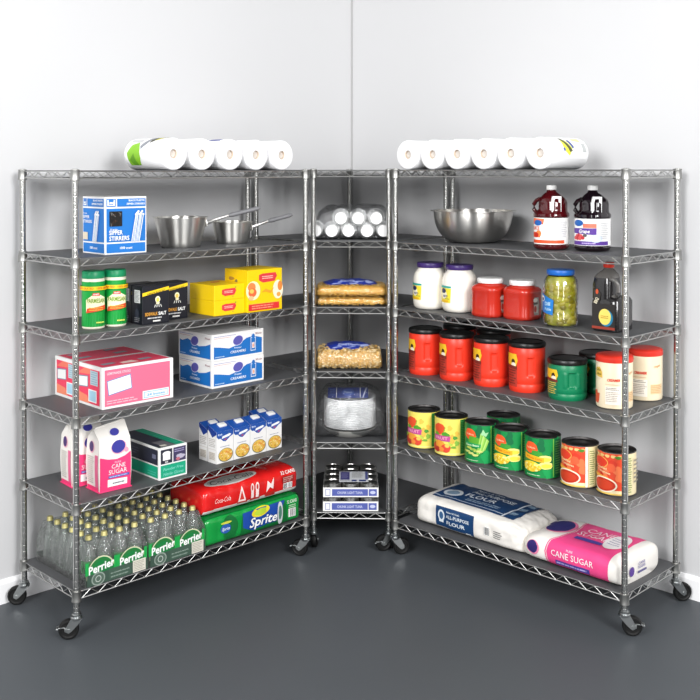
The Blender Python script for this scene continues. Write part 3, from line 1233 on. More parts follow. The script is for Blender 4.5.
def juice(dark, lab):
    root = empty('juice_bottle')
    m = mat('%s juice' % lab, dark, 0.08, coat=0.6)
    mb = MB()
    mb.loft([(0, .058, .058, 2.2, 0, 0), (.004, .066, .066, 2.3, 0, 0), (.012, .070, .070, 2.4, 0, 0), (.018, .070, .070, 2.4, 0, 0), (.021, .0675, .0675, 2.4, 0, 0),
             (.135, .0675, .0675, 2.4, 0, 0), (.139, .071, .071, 2.4, 0, 0), (.150, .071, .071, 2.4, 0, 0), (.160, .062, .062, 2.2, .004, 0), (.170, .058, .058, 2.2, .008, 0),
             (.195, .058, .058, 2.2, .008, 0), (.212, .054, .056, 2, .006, 0), (.230, .036, .038, 2, .002, 0), (.240, .022, .022, 2, 0, 0), (.248, .018, .018, 2, 0, 0), (.252, .018, .018, 2, 0, 0)], m, seg=40)
    mb.build('bottle_body', root)
    # pinched loop on the left shoulder
    mb = MB()
    mb.tube([(-.034, -.030, .212), (-.056, -.026, .205), (-.072, -.022, .188), (-.074, -.020, .168), (-.062, -.018, .152), (-.045, -.016, .148)], .009, m, seg=10)
    mb.build('bottle_loop', root)
    mb = MB()
    mb.lathe([(0, .250), (.0205, .250), (.0215, .252), (.0215, .266), (.020, .269), (0, .269)], WPLA, seg=28)
    mb.build('bottle_cap', root)
    # white frame modelled in place of the bright reflection on the bottle's indented grip
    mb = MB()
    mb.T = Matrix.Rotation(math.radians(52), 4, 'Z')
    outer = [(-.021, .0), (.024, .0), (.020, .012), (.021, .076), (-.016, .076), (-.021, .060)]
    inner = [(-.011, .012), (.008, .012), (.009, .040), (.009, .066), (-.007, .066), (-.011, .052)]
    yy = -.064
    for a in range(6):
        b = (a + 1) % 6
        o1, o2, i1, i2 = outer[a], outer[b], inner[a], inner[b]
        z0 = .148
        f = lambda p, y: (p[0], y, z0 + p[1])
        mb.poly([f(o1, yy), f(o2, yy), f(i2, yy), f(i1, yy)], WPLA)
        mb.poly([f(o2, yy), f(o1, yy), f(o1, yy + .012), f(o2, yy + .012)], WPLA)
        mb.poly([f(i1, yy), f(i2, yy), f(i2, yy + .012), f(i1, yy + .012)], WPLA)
    mb.build('grip_highlight', root, smooth=False)
    d = Dec()
    d.rect(-.205, .002, .205, .112, W)
    if lab == 'berry':
        or_ = ink('#e8542c')
        d.rect(-.070, .006, .100, .020, or_)
        d.rect(-.070, .030, -.010, .052, or_)
        d.ell(-.018, .046, .014, .014, ink('#f08a4a'))
        d.ell(-.030, .040, .012, .010, ink('#c8281c'))
        d.poly([(-.055, .085), (.005, .085), (.010, .108), (-.055, .110)], ink('#f07a4c'))
        d.text('JUICE', -.035, .062, .014, ink('#e2552e'), w=.045)
        d.ell(-.022, .091, .021, .012, ink('#1f5fb0'))
    else:
        pu = ink('#5a3696')
        d.rect(-.060, .004, .120, .020, pu)
        d.poly([(-.055, .052), (.060, .046), (.060, .074), (-.055, .072)], pu)
        d.text('Grape', .008, .054, .014, W, w=.05, shear=.15)
        d.rect(.004, .075, .060, .092, ink('#e07a62'))
        for k, (x, y) in enumerate([(-.030, .040), (-.018, .044), (-.006, .041), (-.024, .031), (-.010, .031), (.004, .034), (-.038, .032)]):
            d.ell(x, y, .0085, .0075, ink('#c0343c' if k % 2 else '#d85a5a'))
        d.ell(.014, .044, .009, .006, ink('#5a5a5a'))
        d.ell(.058, .032, .026, .016, ink('#cfdcf2'))
        d.ell(-.018, .094, .024, .013, ink('#1a5fb0'))
        d.lines(.0, .006, .06, .018, 1, ink('#c3aee8'))
    d.lines(.150, .02, .195, .10, 9, ink('#9a9a9a'))
    d.lines(.075, .030, .118, .098, 9, ink('#c9c9cc'))
    mb = MB()
    def f(u, v, off):
        a = u / .070
        c, q = math.sin(a), -math.cos(a)
        r = (abs(c / (.0685 + off)) ** 2.4 + abs(q / (.0685 + off)) ** 2.4) ** (-1 / 2.4)
        return V((r * c, r * q, .022 + v))
    mb.dec(d, f, du=.012, eps=.0002)
    mb.build('wrap_label', root)
    return root
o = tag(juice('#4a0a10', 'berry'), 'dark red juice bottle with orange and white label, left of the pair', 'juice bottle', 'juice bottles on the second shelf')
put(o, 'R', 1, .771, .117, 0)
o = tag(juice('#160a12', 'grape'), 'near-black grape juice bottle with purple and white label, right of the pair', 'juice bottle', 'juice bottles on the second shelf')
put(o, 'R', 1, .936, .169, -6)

def mayo():
    root = empty('mayonnaise_jar')
    mb = MB()
    mb.lathe([(0, 0), (.062, 0), (.071, .004), (.078, .016), (.0805, .035), (.0805, .120), (.079, .146), (.072, .168), (.060, .183), (.055, .190), (.055, .196), (0, .196)], mat('cream mayonnaise', '#f8f3e8', 0.25, coat=.4), seg=48)
    mb.build('jar_body', root)
    mb = MB()
    mb.lathe([(.053, .192), (.0605, .192), (.062, .194), (.062, .211), (.060, .214), (0, .214)], mat('purple lid', '#3f2a6c', 0.35), seg=44)
    mb.build('jar_lid', root)
    d = Dec()
    d.poly([(-.085, .045), (.010, .045), (.014, .110), (-.085, .110)], ink('#f3dc3c'))
    d.poly([(-.085, .110), (.014, .112), (.014, .120), (-.085, .122)], ink('#22a398'))
    d.ell(-.030, .082, .020, .020, ink('#f6f0d8'))
    d.ell(-.033, .098, .018, .011, ink('#1e2a5c'))
    d.rect(-.05, .048, .0, .056, ink('#e8b41c'))
    d.text('MAYO', -.018, .070, .010, ink('#2a3a7c'), w=.030)
    d.lines(-.02, .060, .008, .066, 1, ink('#2a7a4c'))
    mb = MB()
    mb.dec(d, cylf(.0808), du=.01)
    mb.build('front_label', root)
    return root
my = tag(mayo(), 'cream mayonnaise jar with purple lid nearest the corner, partly behind its twin', 'jar', 'mayonnaise jars on the third shelf')
put(my, 'R', 2, .110, .121, 0)
c = clone(my, 'cream mayonnaise jar with purple lid beside the red white-lidded jars')
put(c, 'R', 2, .275, .130, 0)

def ketchup():
    root = empty('ketchup_jar')
    rm = mat('red sauce plastic', '#bd2c1d', 0.25, coat=.4)
    mb = MB()
    mb.loft([(0, .064, .064, 3.5, 0, 0), (.006, .070, .070, 3.6, 0, 0), (.016, .0715, .0715, 3.6, 0, 0), (.020, .0705, .0705, 3.6, 0, 0), (.112, .0705, .0705, 3.6, 0, 0), (.117, .0725, .0725, 3.6, 0, 0),
             (.128, .0715, .0715, 3.4, 0, 0), (.137, .064, .064, 3, 0, 0), (.142, .054, .054, 2.2, 0, 0), (.146, .050, .050, 2, 0, 0), (.150, .050, .050, 2, 0, 0)], rm, seg=48)
    mb.build('jar_body', root)
    mb = MB()
    mb.lathe([(.049, .147), (.055, .147), (.0565, .149), (.0565, .164), (.054, .168), (0, .168)], WPLA, seg=40)
    mb.build('jar_lid', root)
    d = Dec()
    d.poly([(-.022, .022), (.022, .022), (.026, .070), (.020, .098), (-.020, .098), (-.026, .070)], ink('#9a938c'))
    d.rect(-.018, .030, .018, .070, ink('#c9c4bc'))
    d.ell(0, .086, .015, .009, ink('#e6e2da'))
    d.ell(0, .048, .008, .014, ink('#b5463c'))
    d.rect(-.014, .068, .014, .076, ink('#5a5650'))
    mb = MB()
    mb.T = Matrix.Rotation(math.radians(84), 4, 'Z')
    mb.dec(d, lambda u, v, off: V((u, -.0708 - off, v)))
    mb.build('back_label', root)
    return root
kt = tag(ketchup(), 'square red sauce jar with white lid, the one beside the mayonnaise', 'jar', 'red jars on the third shelf')
put(kt, 'R', 2, .460, .112, 0)
c = clone(kt, 'square red sauce jar with white lid, the one beside the pickles')
put(c, 'R', 2, .612, .138, 0)

def pickles():
    root = empty('pickle_jar')
    rj = [(0, 0), (.058, 0), (.067, .005), (.0705, .016), (.0705, .060), (.068, .066), (.0705, .074), (.0725, .120), (.0725, .165), (.069, .188), (.060, .203), (.053, .208), (.051, .212), (.051, .216)]
    mb = MB()
    mb.lathe([(r * .86, z + .003) for r, z in rj[1:-3]], mat('olive pickle brine', '#8d8a1c', 0.3, noise_amt=0.6, noise_scale=26, kind='voronoi', col2='#c9c43a'), seg=36)
    rr = random.Random(12)
    mb.build('pickle_brine', root)
    mb = MB()
    cols = [mat('pickle %d' % i, c, 0.3, noise_amt=.3, noise_scale=60) for i, c in enumerate(['#b0a428', '#c6b53a', '#94861c', '#bfae34', '#d6c85e'])]
    for i in range(170):
        a = rr.random() * 2 * PI
        z = .014 + rr.random() * .178
        rad = .0575 if z < .17 else .0575 - (z - .17) * .5
        rot = Matrix.Translation((rad * math.cos(a), rad * math.sin(a), z)) @ Matrix.Rotation(a, 4, 'Z') @ Matrix.Rotation(rr.uniform(-.5, .5), 4, 'X')
        sx, sy, sz = .009, rr.uniform(.013, .020), rr.uniform(.010, .016)
        mb.T = rot @ Matrix.Diagonal((sx / .01, sy / .01, sz / .01, 1))
        mb.lathe([(0, -.01), (.006, -.008), (.0095, -.003), (.0095, .003), (.006, .008), (0, .01)], rr.choice(cols), seg=9)
    p = mb.build('pickles', root)
    p['kind'] = 'stuff'
    mb = MB()
    mb.lathe(rj, GL, seg=48)
    mb.build('clear_jar', root)
    mb = MB()
    mb.lathe([(.050, .212), (.0555, .212), (.057, .214), (.057, .230), (.055, .233), (0, .233)], mat('blue lid', '#1b62b8', 0.35), seg=40)
    mb.build('jar_lid', root)
    d = Dec()
    bl_ = ink('#1d78c4')
    d.poly([(-.075, .062), (.008, .050), (.012, .112), (-.020, .124), (-.060, .138), (-.075, .130)], bl_)
    d.ell(-.055, .114, .018, .013, W)
    d.ell(-.052, .112, .010, .007, ink('#2a3a6a'))
    d.text('Dill', -.018, .088, .015, ink('#bfe0f2'), w=.030)
    d.text('Pickle', -.016, .068, .012, ink('#bfe0f2'), w=.034)
    mb = MB()
    mb.dec(d, cylf(.0732), du=.01)
    mb.build('front_label', root)
    return root
o = tag(pickles(), 'clear jar of yellow-green pickles with a blue lid', 'jar')
put(o, 'R', 2, .838, .084, 0)

def jug():
    root = empty('sauce_jug')
    dkp = mat('dark sauce in plastic', '#1b191a', 0.22, coat=.5)
    gry = mat('smoky clear plastic', '#6f6c69', 0.15, trans=0.25)
    mb = MB()
    mb.loft([(0, .058, .062, 5, 0, 0), (.005, .064, .068, 5, 0, 0), (.120, .064, .068, 5, 0, 0), (.134, .058, .062, 4, 0, 0), (.140, .044, .050, 3, -.012, -.010)], dkp, seg=44)
    mb.loft([(.128, .046, .052, 4, -.017, -.014), (.185, .046, .050, 4, -.017, -.014), (.212, .043, .046, 3.4, -.017, -.012)], dkp, seg=40)
    mb.build('jug_body', root)
    mb = MB()
    mb.loft([(.212, .0435, .0465, 3.4, -.017, -.012), (.226, .038, .040, 3, -.015, -.010), (.240, .026, .028, 2.2, -.012, -.008), (.248, .018, .018, 2, -.012, -.008), (.252, .018, .018, 2, -.012, -.008)], gry, seg=40)
    mb.build('clear_shoulder', root)
    mb = MB()
    mb.lathe([(0, 0), (.021, 0), (.022, .002), (.022, .018), (.020, .021), (0, .021)], mat('red cap', '#d8341f', 0.35), seg=26, c=(-.012, -.008, .252))
    mb.build('jug_cap', root)
    mb = MB()
    a = [(.018, -.050, .212), (.040, -.050, .204), (.050, -.046, .186), (.050, -.044, .160), (.040, -.042, .142), (.020, -.044, .136)]
    mb.tube(a, .0085, gry, seg=10)
    mb.build('loop_handle', root)
    mb = MB()
    d = Dec()
    d.rect(-.052, .010, .050, .112, ink('#2a2624'))
    d.rect(-.052, .010, .050, .020, ink('#9a3a2a'))
    d.ell(.012, .056, .030, .034, ink('#1f7fa8'))
    d.ell(.006, .060, .027, .032, ink('#f0da6a'))
    d.lines(-.012, .052, .024, .066, 2, ink('#b88a2a'))
    d.poly([(-.045, .110), (-.02, .110), (-.012, .150), (-.030, .172), (-.045, .165)], ink('#2e2a26'))
    d.text('BBQ', -.026, .120, .014, ink('#e6dcc0'), w=.024, rot=1.2)
    d.ell(-.030, .158, .006, .010, ink('#c8502a'))
    mb.dec(d, lambda u, v, off: V((u, -.0682 - off + max(0, v - .118) * .07, v)), dv=.02)
    mb.build('front_label', root)
    return root
o = tag(jug(), 'black sauce jug with grey shoulder and red cap beside the front post', 'jug')
put(o, 'R', 2, 1.050, .130, 0)

# --- coffee tubs
def tub(name, body, h, r, green=False):
    root = empty(name)
    hz0, hz1 = h * .34, h * .78
    az = math.radians(46)
    def rf(a, z):
        rr_ = r
        if z < .012:
            rr_ = r - .004 * (1 - z / .012)
        d = (a - az + PI) % (2 * PI) - PI
        k = max(0.0, 1 - (abs(d) / .22) ** 6) * max(0.0, 1 - (abs(z - (hz0 + hz1) / 2) / ((hz1 - hz0) / 2)) ** 8)
        if green:
            e = max(0.0, 1 - ((abs(d) - .36) / .12) ** 2) * max(0.0, 1 - (abs(z - (hz0 + hz1) / 2) / ((hz1 - hz0) / 2)) ** 8)
            rr_ += .004 * e
        rr_ -= .009 * min(1, k * 1.4)
        if h * .17 < z < h * .20:
            rr_ -= .0015
        if z > h - .010:
            rr_ -= .002
        return rr_
    mb = MB()
    zs = [0, .004, .012] + [h * .16, h * .172, h * .198, h * .21] + [hz0 + (hz1 - hz0) * k / 16 for k in range(-1, 18)] + [h - .012, h - .009, h]
    mb.revolve(rf, sorted(set(zs)), body, seg=96)
    mb.build('tub_body', root, ang=50)
    mb = MB()
    mb.lathe([(r - .004, h - .004), (r + .001, h - .004), (r + .0025, h - .001), (r + .0025, h + .010), (r - .001, h + .016), (r - .010, h + .018), (r - .012, h + .015), (0, h + .015)], BLACKP, seg=56)
    mb.build('tub_lid', root)
    d = Dec()
    x0, x1 = -r * .95, r * .04
    d.rect(x0, h * .12, x1, h * .84, ink('#b8382a' if not green else '#0d6f4c'))
    d.lines(x0 + .01, h * .16, x1 - .004, h * .50, 6, ink('#5a2218' if not green else '#d9b84a'), seed=4)
    d.poly([(x0, h * .60), (x1 - .006, h * .56), (x1 + .002, h * .70), (x1 - .004, h * .84), (x0, h * .84)], ink('#f2c22a'))
    d.ell(x1 - .022, h * .66, .011, .013, ink('#3a2218'))
    d.ell(x1 - .020, h * .60, .013, .010, ink('#f0e6d2'))
    d.poly([(x0, h * .52), (x1, h * .50), (x1, h * .57), (x0, h * .60)], ink('#7a2a20'))
    mb = MB()
    mb.dec(d, cylf(r + .0004), du=.01)
    mb.build('front_label', root)
    return root
redp = mat('red coffee plastic', '#ea3a24', 0.38)
grnp = mat('green coffee plastic', '#0b7a50', 0.38)
ct = tub('coffee_tub', redp, .194, .0775)
labs = ['red coffee tub with black lid at the corner end of the front row', 'red coffee tub with black lid, second of the front row from the corner',
        'red coffee tub with black lid, third of the front row from the corner', 'red coffee tub with black lid beside the green one']
for k, (x, y) in enumerate([(.083, .120), (.268, .119), (.456, .126), (.636, .139)]):
    c = ct if k == 0 else dup(ct)
    tag(c, labs[k], 'coffee tub', 'red coffee tubs on the fourth shelf')
    put(c, 'R', 3, x, y, 0)
for x, y, l in ((.128, .320, 'red coffee tub behind the first two, only its black lid showing'), (.330, .318, 'red coffee tub behind the third one, only its black lid showing')):
    c = clone(ct, l, 'red coffee tubs in the back row')
    put(c, 'R', 3, x, y, 0)
gt = tag(tub('coffee_tub', grnp, .150, .0800, True), 'short green coffee tub with black lid standing in front', 'coffee tub', 'green coffee tubs on the fourth shelf')
put(gt, 'R', 3, .843, .130, 0)
c = clone(gt, 'short green coffee tub with black lid behind the first green one')
put(c, 'R', 3, .868, .335, 0)

def creamer():
    root = empty('creamer_canister')
    mb = MB()
    r = .0725
    mb.lathe([(0, 0), (r - .006, 0), (r - .001, .004), (r, .012), (r, .186), (r - .002, .190), (0, .190)], mat('cream plastic', '#f1e2c2', 0.4), seg=48)
    mb.build('canister_body', root)
    mb = MB()
    mb.lathe([(r - .003, .184), (r + .001, .184), (r + .002, .186), (r + .0015, .204), (r - .003, .209), (r - .012, .211), (0, .211)], mat('orange red lid', '#e3392a', 0.4), seg=48)
    mb.build('canister_lid', root)
    d = Dec()
    d.poly([(-.060, .128), (-.052, .160), (-.026, .164), (-.014, .146), (-.012, .122), (-.035, .124)], ink('#e3bd52'))
    d.text('Coffee', -.036, .148, .009, ink('#8a6a1c'), w=.030)
    d.text('Mate', -.030, .132, .009, ink('#8a6a1c'), w=.024)
    d.poly([(-.060, .020), (-.036, .018), (-.030, .030), (-.026, .060), (-.040, .058), (-.044, .072), (-.060, .066)], ink('#df5c3a'))
    d.text('CREAMER', .034, .112, .010, ink('#e0462e'), w=.052, shear=.2, bold=.04)
    d.rect(.002, .098, .058, .100, ink('#dfb494'))
    d.rect(.002, .020, .062, .090, ink('#f8f1e4'))
    d.lines(.004, .076, .060, .088, 2, ink('#8c8078'), seed=2)
    d.lines(.004, .030, .060, .072, 6, ink('#b9aca0'), seed=5)
    mb = MB()
    mb.dec(d, cylf(r + .0003), du=.01)
    mb.build('front_label', root)
    d = Dec()
    d.rect(.075, .030, .135, .070, ink('#eccb9c'))
    d.lines(.078, .034, .132, .068, 5, ink('#caa070'), seed=5)
    mb = MB()
    mb.dec(d, cylf(r + .0003), du=.01)
    mb.build('side_label', root)
    mb = MB()
    d = Dec()
    d.text('Original', .105, .140, .009, ink('#d59a5a'), w=.034, shear=.2, rot=.2)
    mb.dec(d, cylf(r + .0003), du=.01)
    mb.build('flavour_print', root)
    return root
cr = tag(creamer(), 'cream-coloured canister with red lid in front, crossed by the front post', 'canister', 'creamer canisters on the fourth shelf')
put(cr, 'R', 3, 1.062, .127, 0)
c = clone(cr, 'cream-coloured canister with red lid behind the front post, nearer the wall')
put(c, 'R', 3, 1.078, .345, -12)

# --- large food cans
Rc, Hc = .0745, .173
def can(fn, name='food_can'):
    root = empty(name)
    mb = MB()
    prof = [(0, .004), (Rc - .005, .004), (Rc - .004, 0), (Rc + .001, 0), (Rc + .001, .004), (Rc - .0008, .006), (Rc - .0008, Hc - .006), (Rc + .001, Hc - .004), (Rc + .001, Hc),
            (Rc - .003, Hc), (Rc - .004, Hc - .007), (Rc - .018, Hc - .0065), (Rc - .020, Hc - .008), (Rc - .040, Hc - .008), (Rc - .042, Hc - .0068), (0, Hc - .0068)]
    mb.lathe(prof, TIN, seg=56)
    mb.build('can_body', root)
    d = Dec()
    fn(d)
    mb = MB()
    mb.dec(d, cylf(Rc), du=.0095, eps=.00018, base=.0003)
    mb.build('paper_label', root)
    return root

Cc = 2 * PI * Rc / 2
def fruit(d):
    y = ink('#f2e068')
    d.rect(-Cc, .0055, Cc, .1685, y)
    d.rect(-Cc, .010, Cc, .016, ink('#f4e98c'))
    for x in (-.14, .072):
        d.rect(x, .012, x + .030, .165, ink('#1c7a34'))
        d.lines(x + .003, .02, x + .027, .16, 18, ink('#5fae5a'), seed=3)
    cx = -.010
    for k in range(9):
        d.blob(cx - .058 + (k * .031) % .125, .030 + (k * .047) % .115, .010, .012, ink(['#b9cf52', '#f3c24e', '#8fbf4a'][k % 3]), k, amp=.3)
    d.blob(cx - .018, .122, .029, .025, ink('#e4532c'), 2, amp=.12)
    d.blob(cx + .014, .096, .018, .014, ink('#4f9a2c'), 4)
    d.blob(cx - .030, .098, .012, .010, ink('#5aa32e'), 7)
    d.poly([(cx - .050, .070), (cx + .036, .068), (cx + .038, .092), (cx - .050, .094)], ink('#c04a90'))
    d.text('FRUIT', cx - .006, .075, .013, ink('#f2a8c0'), w=.062)
    for k, (x, yy, r, c_) in enumerate([(-.044, .040, .021, '#c9362c'), (-.014, .050, .024, '#f0a23a'), (.016, .038, .021, '#dc4a34'), (-.026, .030, .014, '#b8342c'), (-.004, .032, .012, '#ee8c3c'), (.022, .050, .010, '#f3c65a')]):
        d.blob(cx + x, yy, r, r * .9, ink(c_), k, amp=.08)
    d.blob(cx + .044, .080, .009, .022, ink('#f0b84c'), 9)
    d.blob(cx + .056, .086, .010, .008, ink('#4e9a3a'), 3)
    d.blob(cx + .050, .044, .011, .005, ink('#6faa3c'), 5)
    d.blob(cx - .052, .060, .009, .010, ink('#9ac04a'), 8)

def greenbase(d):
    g, g2 = ink('#0f8a45'), ink('#0a6a3c')
    d.rect(-Cc, .0055, Cc, .1685, g)
    rr = random.Random(5)
    for i in range(9):
        x = -.11 + i * .026
        d.blob(x, .03 + rr.random() * .12, .016, .030, g2 if i % 2 else ink('#159a50'), i, amp=.3)
    d.rect(.070, .010, .074, .168, ink('#7fb84a'))
    d.rect(-.076, .010, -.072, .168, ink('#7fb84a'))
    d.rect(.078, .012, .120, .166, ink('#0b5c34'))
    d.lines(.082, .02, .116, .16, 14, ink('#5f9a52'), seed=6)
    cx = -.012
    d.blob(cx - .012, .128, .030, .024, ink('#ee5a2a'), 12, amp=.1)
    d.text('Del Monte', cx - .012, .124, .008, ink('#f9c9a0'), w=.04)
    d.lines(-.045, .013, .020, .018, 1, ink('#d8e8c8'))
    return cx

def beans(d):
    cx = greenbase(d)
    d.blob(cx + .010, .098, .032, .022, ink('#58a42c'), 3)
    for i in range(7):
        x = cx + .032 + i * .005
        d.poly([(x - .012, .040 + i * .004), (x - .006, .038 + i * .004), (x + .012, .135 - i * .005), (x + .006, .137 - i * .005)], ink(['#9ccf5a', '#7cbb45', '#b4dd7a'][i % 3]))
    d.poly([(cx + .038, .130), (cx + .048, .155), (cx + .058, .138), (cx + .072, .142), (cx + .060, .122), (cx + .050, .128)], ink('#9fd6a0'))
    d.poly([(cx - .038, .078), (cx + .038, .072), (cx + .040, .088), (cx - .036, .094)], ink('#1f9a58'))
    d.text('Green Beans', cx, .078, .008, ink('#dff0c8'), w=.064)
    for i in range(12):
        d.blob(cx - .032 + i * .006, .052 + (i % 4) * .006 - (i % 3) * .006, .013, .005, ink(['#b9c95a', '#8fb848', '#d2d67a'][i % 3]), i)

def corn(d):
    cx = greenbase(d)
    d.blob(cx + .014, .100, .026, .018, ink('#3e9a34'), 3)
    for sx, sy in ((.046, .085), (.050, .058)):
        d.blob(cx + sx, sy, .030, .015, ink('#f6e98a'), 6, amp=.1)
        d.blob(cx + sx + .004, sy - .002, .022, .009, ink('#f3d84a'), 8, amp=.1)
    d.poly([(cx - .044, .082), (cx + .044, .070), (cx + .044, .090), (cx - .044, .104)], ink('#f4b21e'))
    d.text('Whole Corn', cx, .082, .009, ink('#c2651a'), w=.070, rot=-.13)
    d.blob(cx - .010, .050, .042, .022, ink('#f2d336'), 9, amp=.1)
    rr = random.Random(3)
    for i in range(40):
        a, q = rr.random() * 6.28, rr.random() ** .5
        d.ell(cx - .010 + .038 * q * math.cos(a), .050 + .018 * q * math.sin(a), .0045, .0035, ink(rr.choice(['#f9e874', '#e8b92a', '#fbf09a'])), n=6)

def tomato(d):
    d.rect(-Cc, .0055, Cc, .1685, ink('#f3e3b8'))
    x0, x1 = -.075, .050
    d.rect(x0, .024, x1, .168, ink('#e04a2c'))
    rr = random.Random(8)
    for i in range(12):
        d.blob(x0 + .008 + rr.random() * .11, .07 + rr.random() * .085, .018, .017, ink(rr.choice(['#d93a24', '#e8603a', '#c92c1e', '#ee7a4a'])), i, amp=.1)
    for i in range(5):
        d.blob(x0 + .02 + i * .024, .158, .010, .006, ink('#e8c27a'), i)
    d.blob(x1 - .015, .155, .012, .006, ink('#4d8a2e'), 2)
    d.blob(-.040, .130, .036, .024, ink('#f0b45a'), 4, amp=.05)
    d.blob(-.040, .130, .033, .021, ink('#dc3c26'), 4, amp=.05)
    d.text('Crushed', -.034, .105, .009, ink('#f6dca8'), w=.05, rot=-.15)
    d.text('Tomatoes', -.024, .090, .009, ink('#f6dca8'), w=.06, rot=-.15)
    d.poly([(x0, .085), (-.01, .076), (.02, .064), (x0, .070)], ink('#e9a83c'))
    d.ell(-.024, .044, .056, .030, ink('#f6ead0'), n=32)
    d.ell(-.024, .044, .050, .025, ink('#bf3018'), n=32)
    d.ell(-.024, .044, .040, .018, ink('#cc3f22'), n=32)
    d.rect(x0, .008, x1 + .012, .013, ink('#eec85a'))
    d.rect(x1, .008, x1 + .008, .1685, W)
    d.rect(x1 + .014, .012, x1 + .042, .160, ink('#e9e0b0'))
    d.lines(x1 + .016, .016, x1 + .040, .156, 16, ink('#7d8a4a'), seed=2)
    d.lines(x1 + .050, .05, x1 + .10, .15, 6, ink('#9c9484'), seed=7)

cf = can(fruit)
tag(cf, 'large yellow-labelled fruit can nearest the corner', 'food can', 'large cans on the fifth shelf')
put(cf, 'R', 4, .096, .093, 12)
c = clone(cf, 'large yellow-labelled fruit can beside the green bean can')
put(c, 'R', 4, .263, .086, 15)
cb = can(beans)
tag(cb, 'large green can with green beans pictured, beside a yellow fruit can', 'food can', 'large cans on the fifth shelf')
put(cb, 'R', 4, .434, .088, 12)
cc = can(corn)
tag(cc, 'large green corn can beside the green bean can', 'food can', 'large cans on the fifth shelf')
put(cc, 'R', 4, .589, .094, 12)
c = clone(cc, 'large green corn can beside the red tomato cans')
put(c, 'R', 4, .747, .094, 12)
c = clone(cb, 'large green can standing alone behind the front row')
put(c, 'R', 4, .425, .262, 60)
cm_ = can(tomato)
tag(cm_, 'large red tomato can beside the corn can', 'food can', 'large cans on the fifth shelf')
put(cm_, 'R', 4, .925, .096, 8)
c = clone(cm_, 'large red tomato can crossed by the front post')
put(c, 'R', 4, 1.086, .106, 6)

# ------------------------------------------------------------------ soft packs (sacks, bags, film packs)
def sackf(L, D, H, n=5.0, e0=.05, e1=.05, mn0=.55, mn1=.55, bump=None, taper=None, npl=2.5):
    """parametric skin: u along the length, g round the girth from the bottom front corner up and over"""
    per = 2 * (H + D)
    def f(u, g, off):
        g = g % per
        if g < H:
            y, z = -D / 2, -H / 2 + g
        elif g < H + D:
            y, z = -D / 2 + (g - H), H / 2
        elif g < 2 * H + D:
            y, z = D / 2, H / 2 - (g - H - D)
        else:
            y, z = D / 2 - (g - 2 * H - D), -H / 2
        def s(t, e, mn):
            if t >= e:
                return 1.0
            return mn + (1 - mn) * (1 - (1 - max(t, 0) / e) ** npl) ** (1 / npl)
        k = s(u, e0, mn0) * s(L - u, e1, mn1)
        kh = k * (taper(u) if taper else 1.0)
        a, b = D / 2 * (1 - (1 - k) * .55), H / 2 * kh
        y *= a / (D / 2)
        z *= b / (H / 2)
        th = math.atan2(z, y)
        c, q = math.cos(th), math.sin(th)
        r = (abs(c / a) ** n + abs(q / b) ** n) ** (-1 / n)
        p = V((u, D / 2 + r * c, b + r * q))
        nrm = V((0, c / a, q / b)).normalized()
        up = max(0.0, min(1.0, (p.z) / (H * .3)))
        if bump:
            p += nrm * bump(u, p.y, p.z) * up
        return p + nrm * off
    return f, per

def sack_mesh(mb, f, per, L, m, nu=60, ng=64, off=0.0, umin=0.0):
    rows = []
    for i in range(nu + 1):
        # finer near the ends
        t = i / nu
        u = L * (t - math.sin(2 * PI * t) / (2 * PI) * .6)
        rows.append([mb.av(f(u, per * j / ng, off)) for j in range(ng)])
    for a, b in zip(rows, rows[1:]):
        for j in range(ng):
            k = (j + 1) % ng
            mb.face((a[j], b[j], b[k], a[k]), m)
    for row, sgn, uu in ((rows[0], -1, 0), (rows[-1], 1, L)):
        c = sum((V(mb.v[i]) for i in row), V()) / len(row)
        T0 = mb.T
        mb.T = Matrix.Identity(4)
        ci = mb.av(c + V((sgn * .006, 0, 0)))
        mb.T = T0
        for j in range(ng):
            k = (j + 1) % ng
            mb.face((row[j], row[k], ci) if sgn < 0 else (row[k], row[j], ci), m)

def nz(x, y, z, s):
    return noise.noise(V((x * s, y * s, z * s)))

# --- flour sack
Lf, Df, Hf = .590, .315, .128
def fb(u, y, z):
    v = nz(u, y, z, 9) * .006 + nz(u, y + 3, z, 26) * .0022
    e = max(0, (u - .42) / .18)
    v += e * (nz(u * .4, y, z, 45) * .010)
    v -= .004 * max(0, 1 - abs(u - .10) / .03)
    return v
flf, flp = sackf(Lf, Df, Hf, n=5.0, e0=.06, e1=.10, mn0=.72, mn1=.62, bump=fb, taper=lambda u: 1.02 - .10 * max(0, (u - .3) / .3))
flourm = mat('white flour paper', '#efebe4', 0.65, noise_amt=.05, noise_scale=10, bump=.25, bump_scale=22)
mb = MB()
sack_mesh(mb, flf, flp, Lf, flourm, nu=90, ng=96)
d = Dec()
nvy, lt = ink('#173f6c'), ink('#dfe7ee')
d.rect(.125, .016, .345, .108, nvy)
d.ell(.158, .068, .020, .026, lt)
d.rect(.145, .038, .172, .060, lt)
d.ell(.158, .068, .012, .017, ink('#3a628e'))
d.text('Bakers & Chefs', .190, .086, .007, lt, w=.075, align='l')
d.text('ALL-PURPOSE', .188, .064, .014, lt, w=.130, align='l')
d.text('FLOUR', .192, .038, .015, lt, w=.105, align='l')
d.rect(.30, .020, .33, .024, lt)
d.bars(.405, .048, .430, .080, ink('#222222'), seed=2)
d.lines(.455, .044, .500, .078, 4, ink('#777777'), seed=5)
T0 = Hf
d.rect(.060, T0 + .052, .520, T0 + .285, nvy)
d.rect(.060, T0 + .070, .450, T0 + .074, lt)
d.poly([(.455, T0 + .052), (.464, T0 + .052), (.464, T0 + .285), (.455, T0 + .285)], lt)
d.ell(.125, T0 + .130, .050, .040, lt)
d.ell(.125, T0 + .130, .034, .024, ink('#8aa6bf'))
d.text('Bakers & Chefs', .188, T0 + .232, .016, lt, w=.15, align='l')
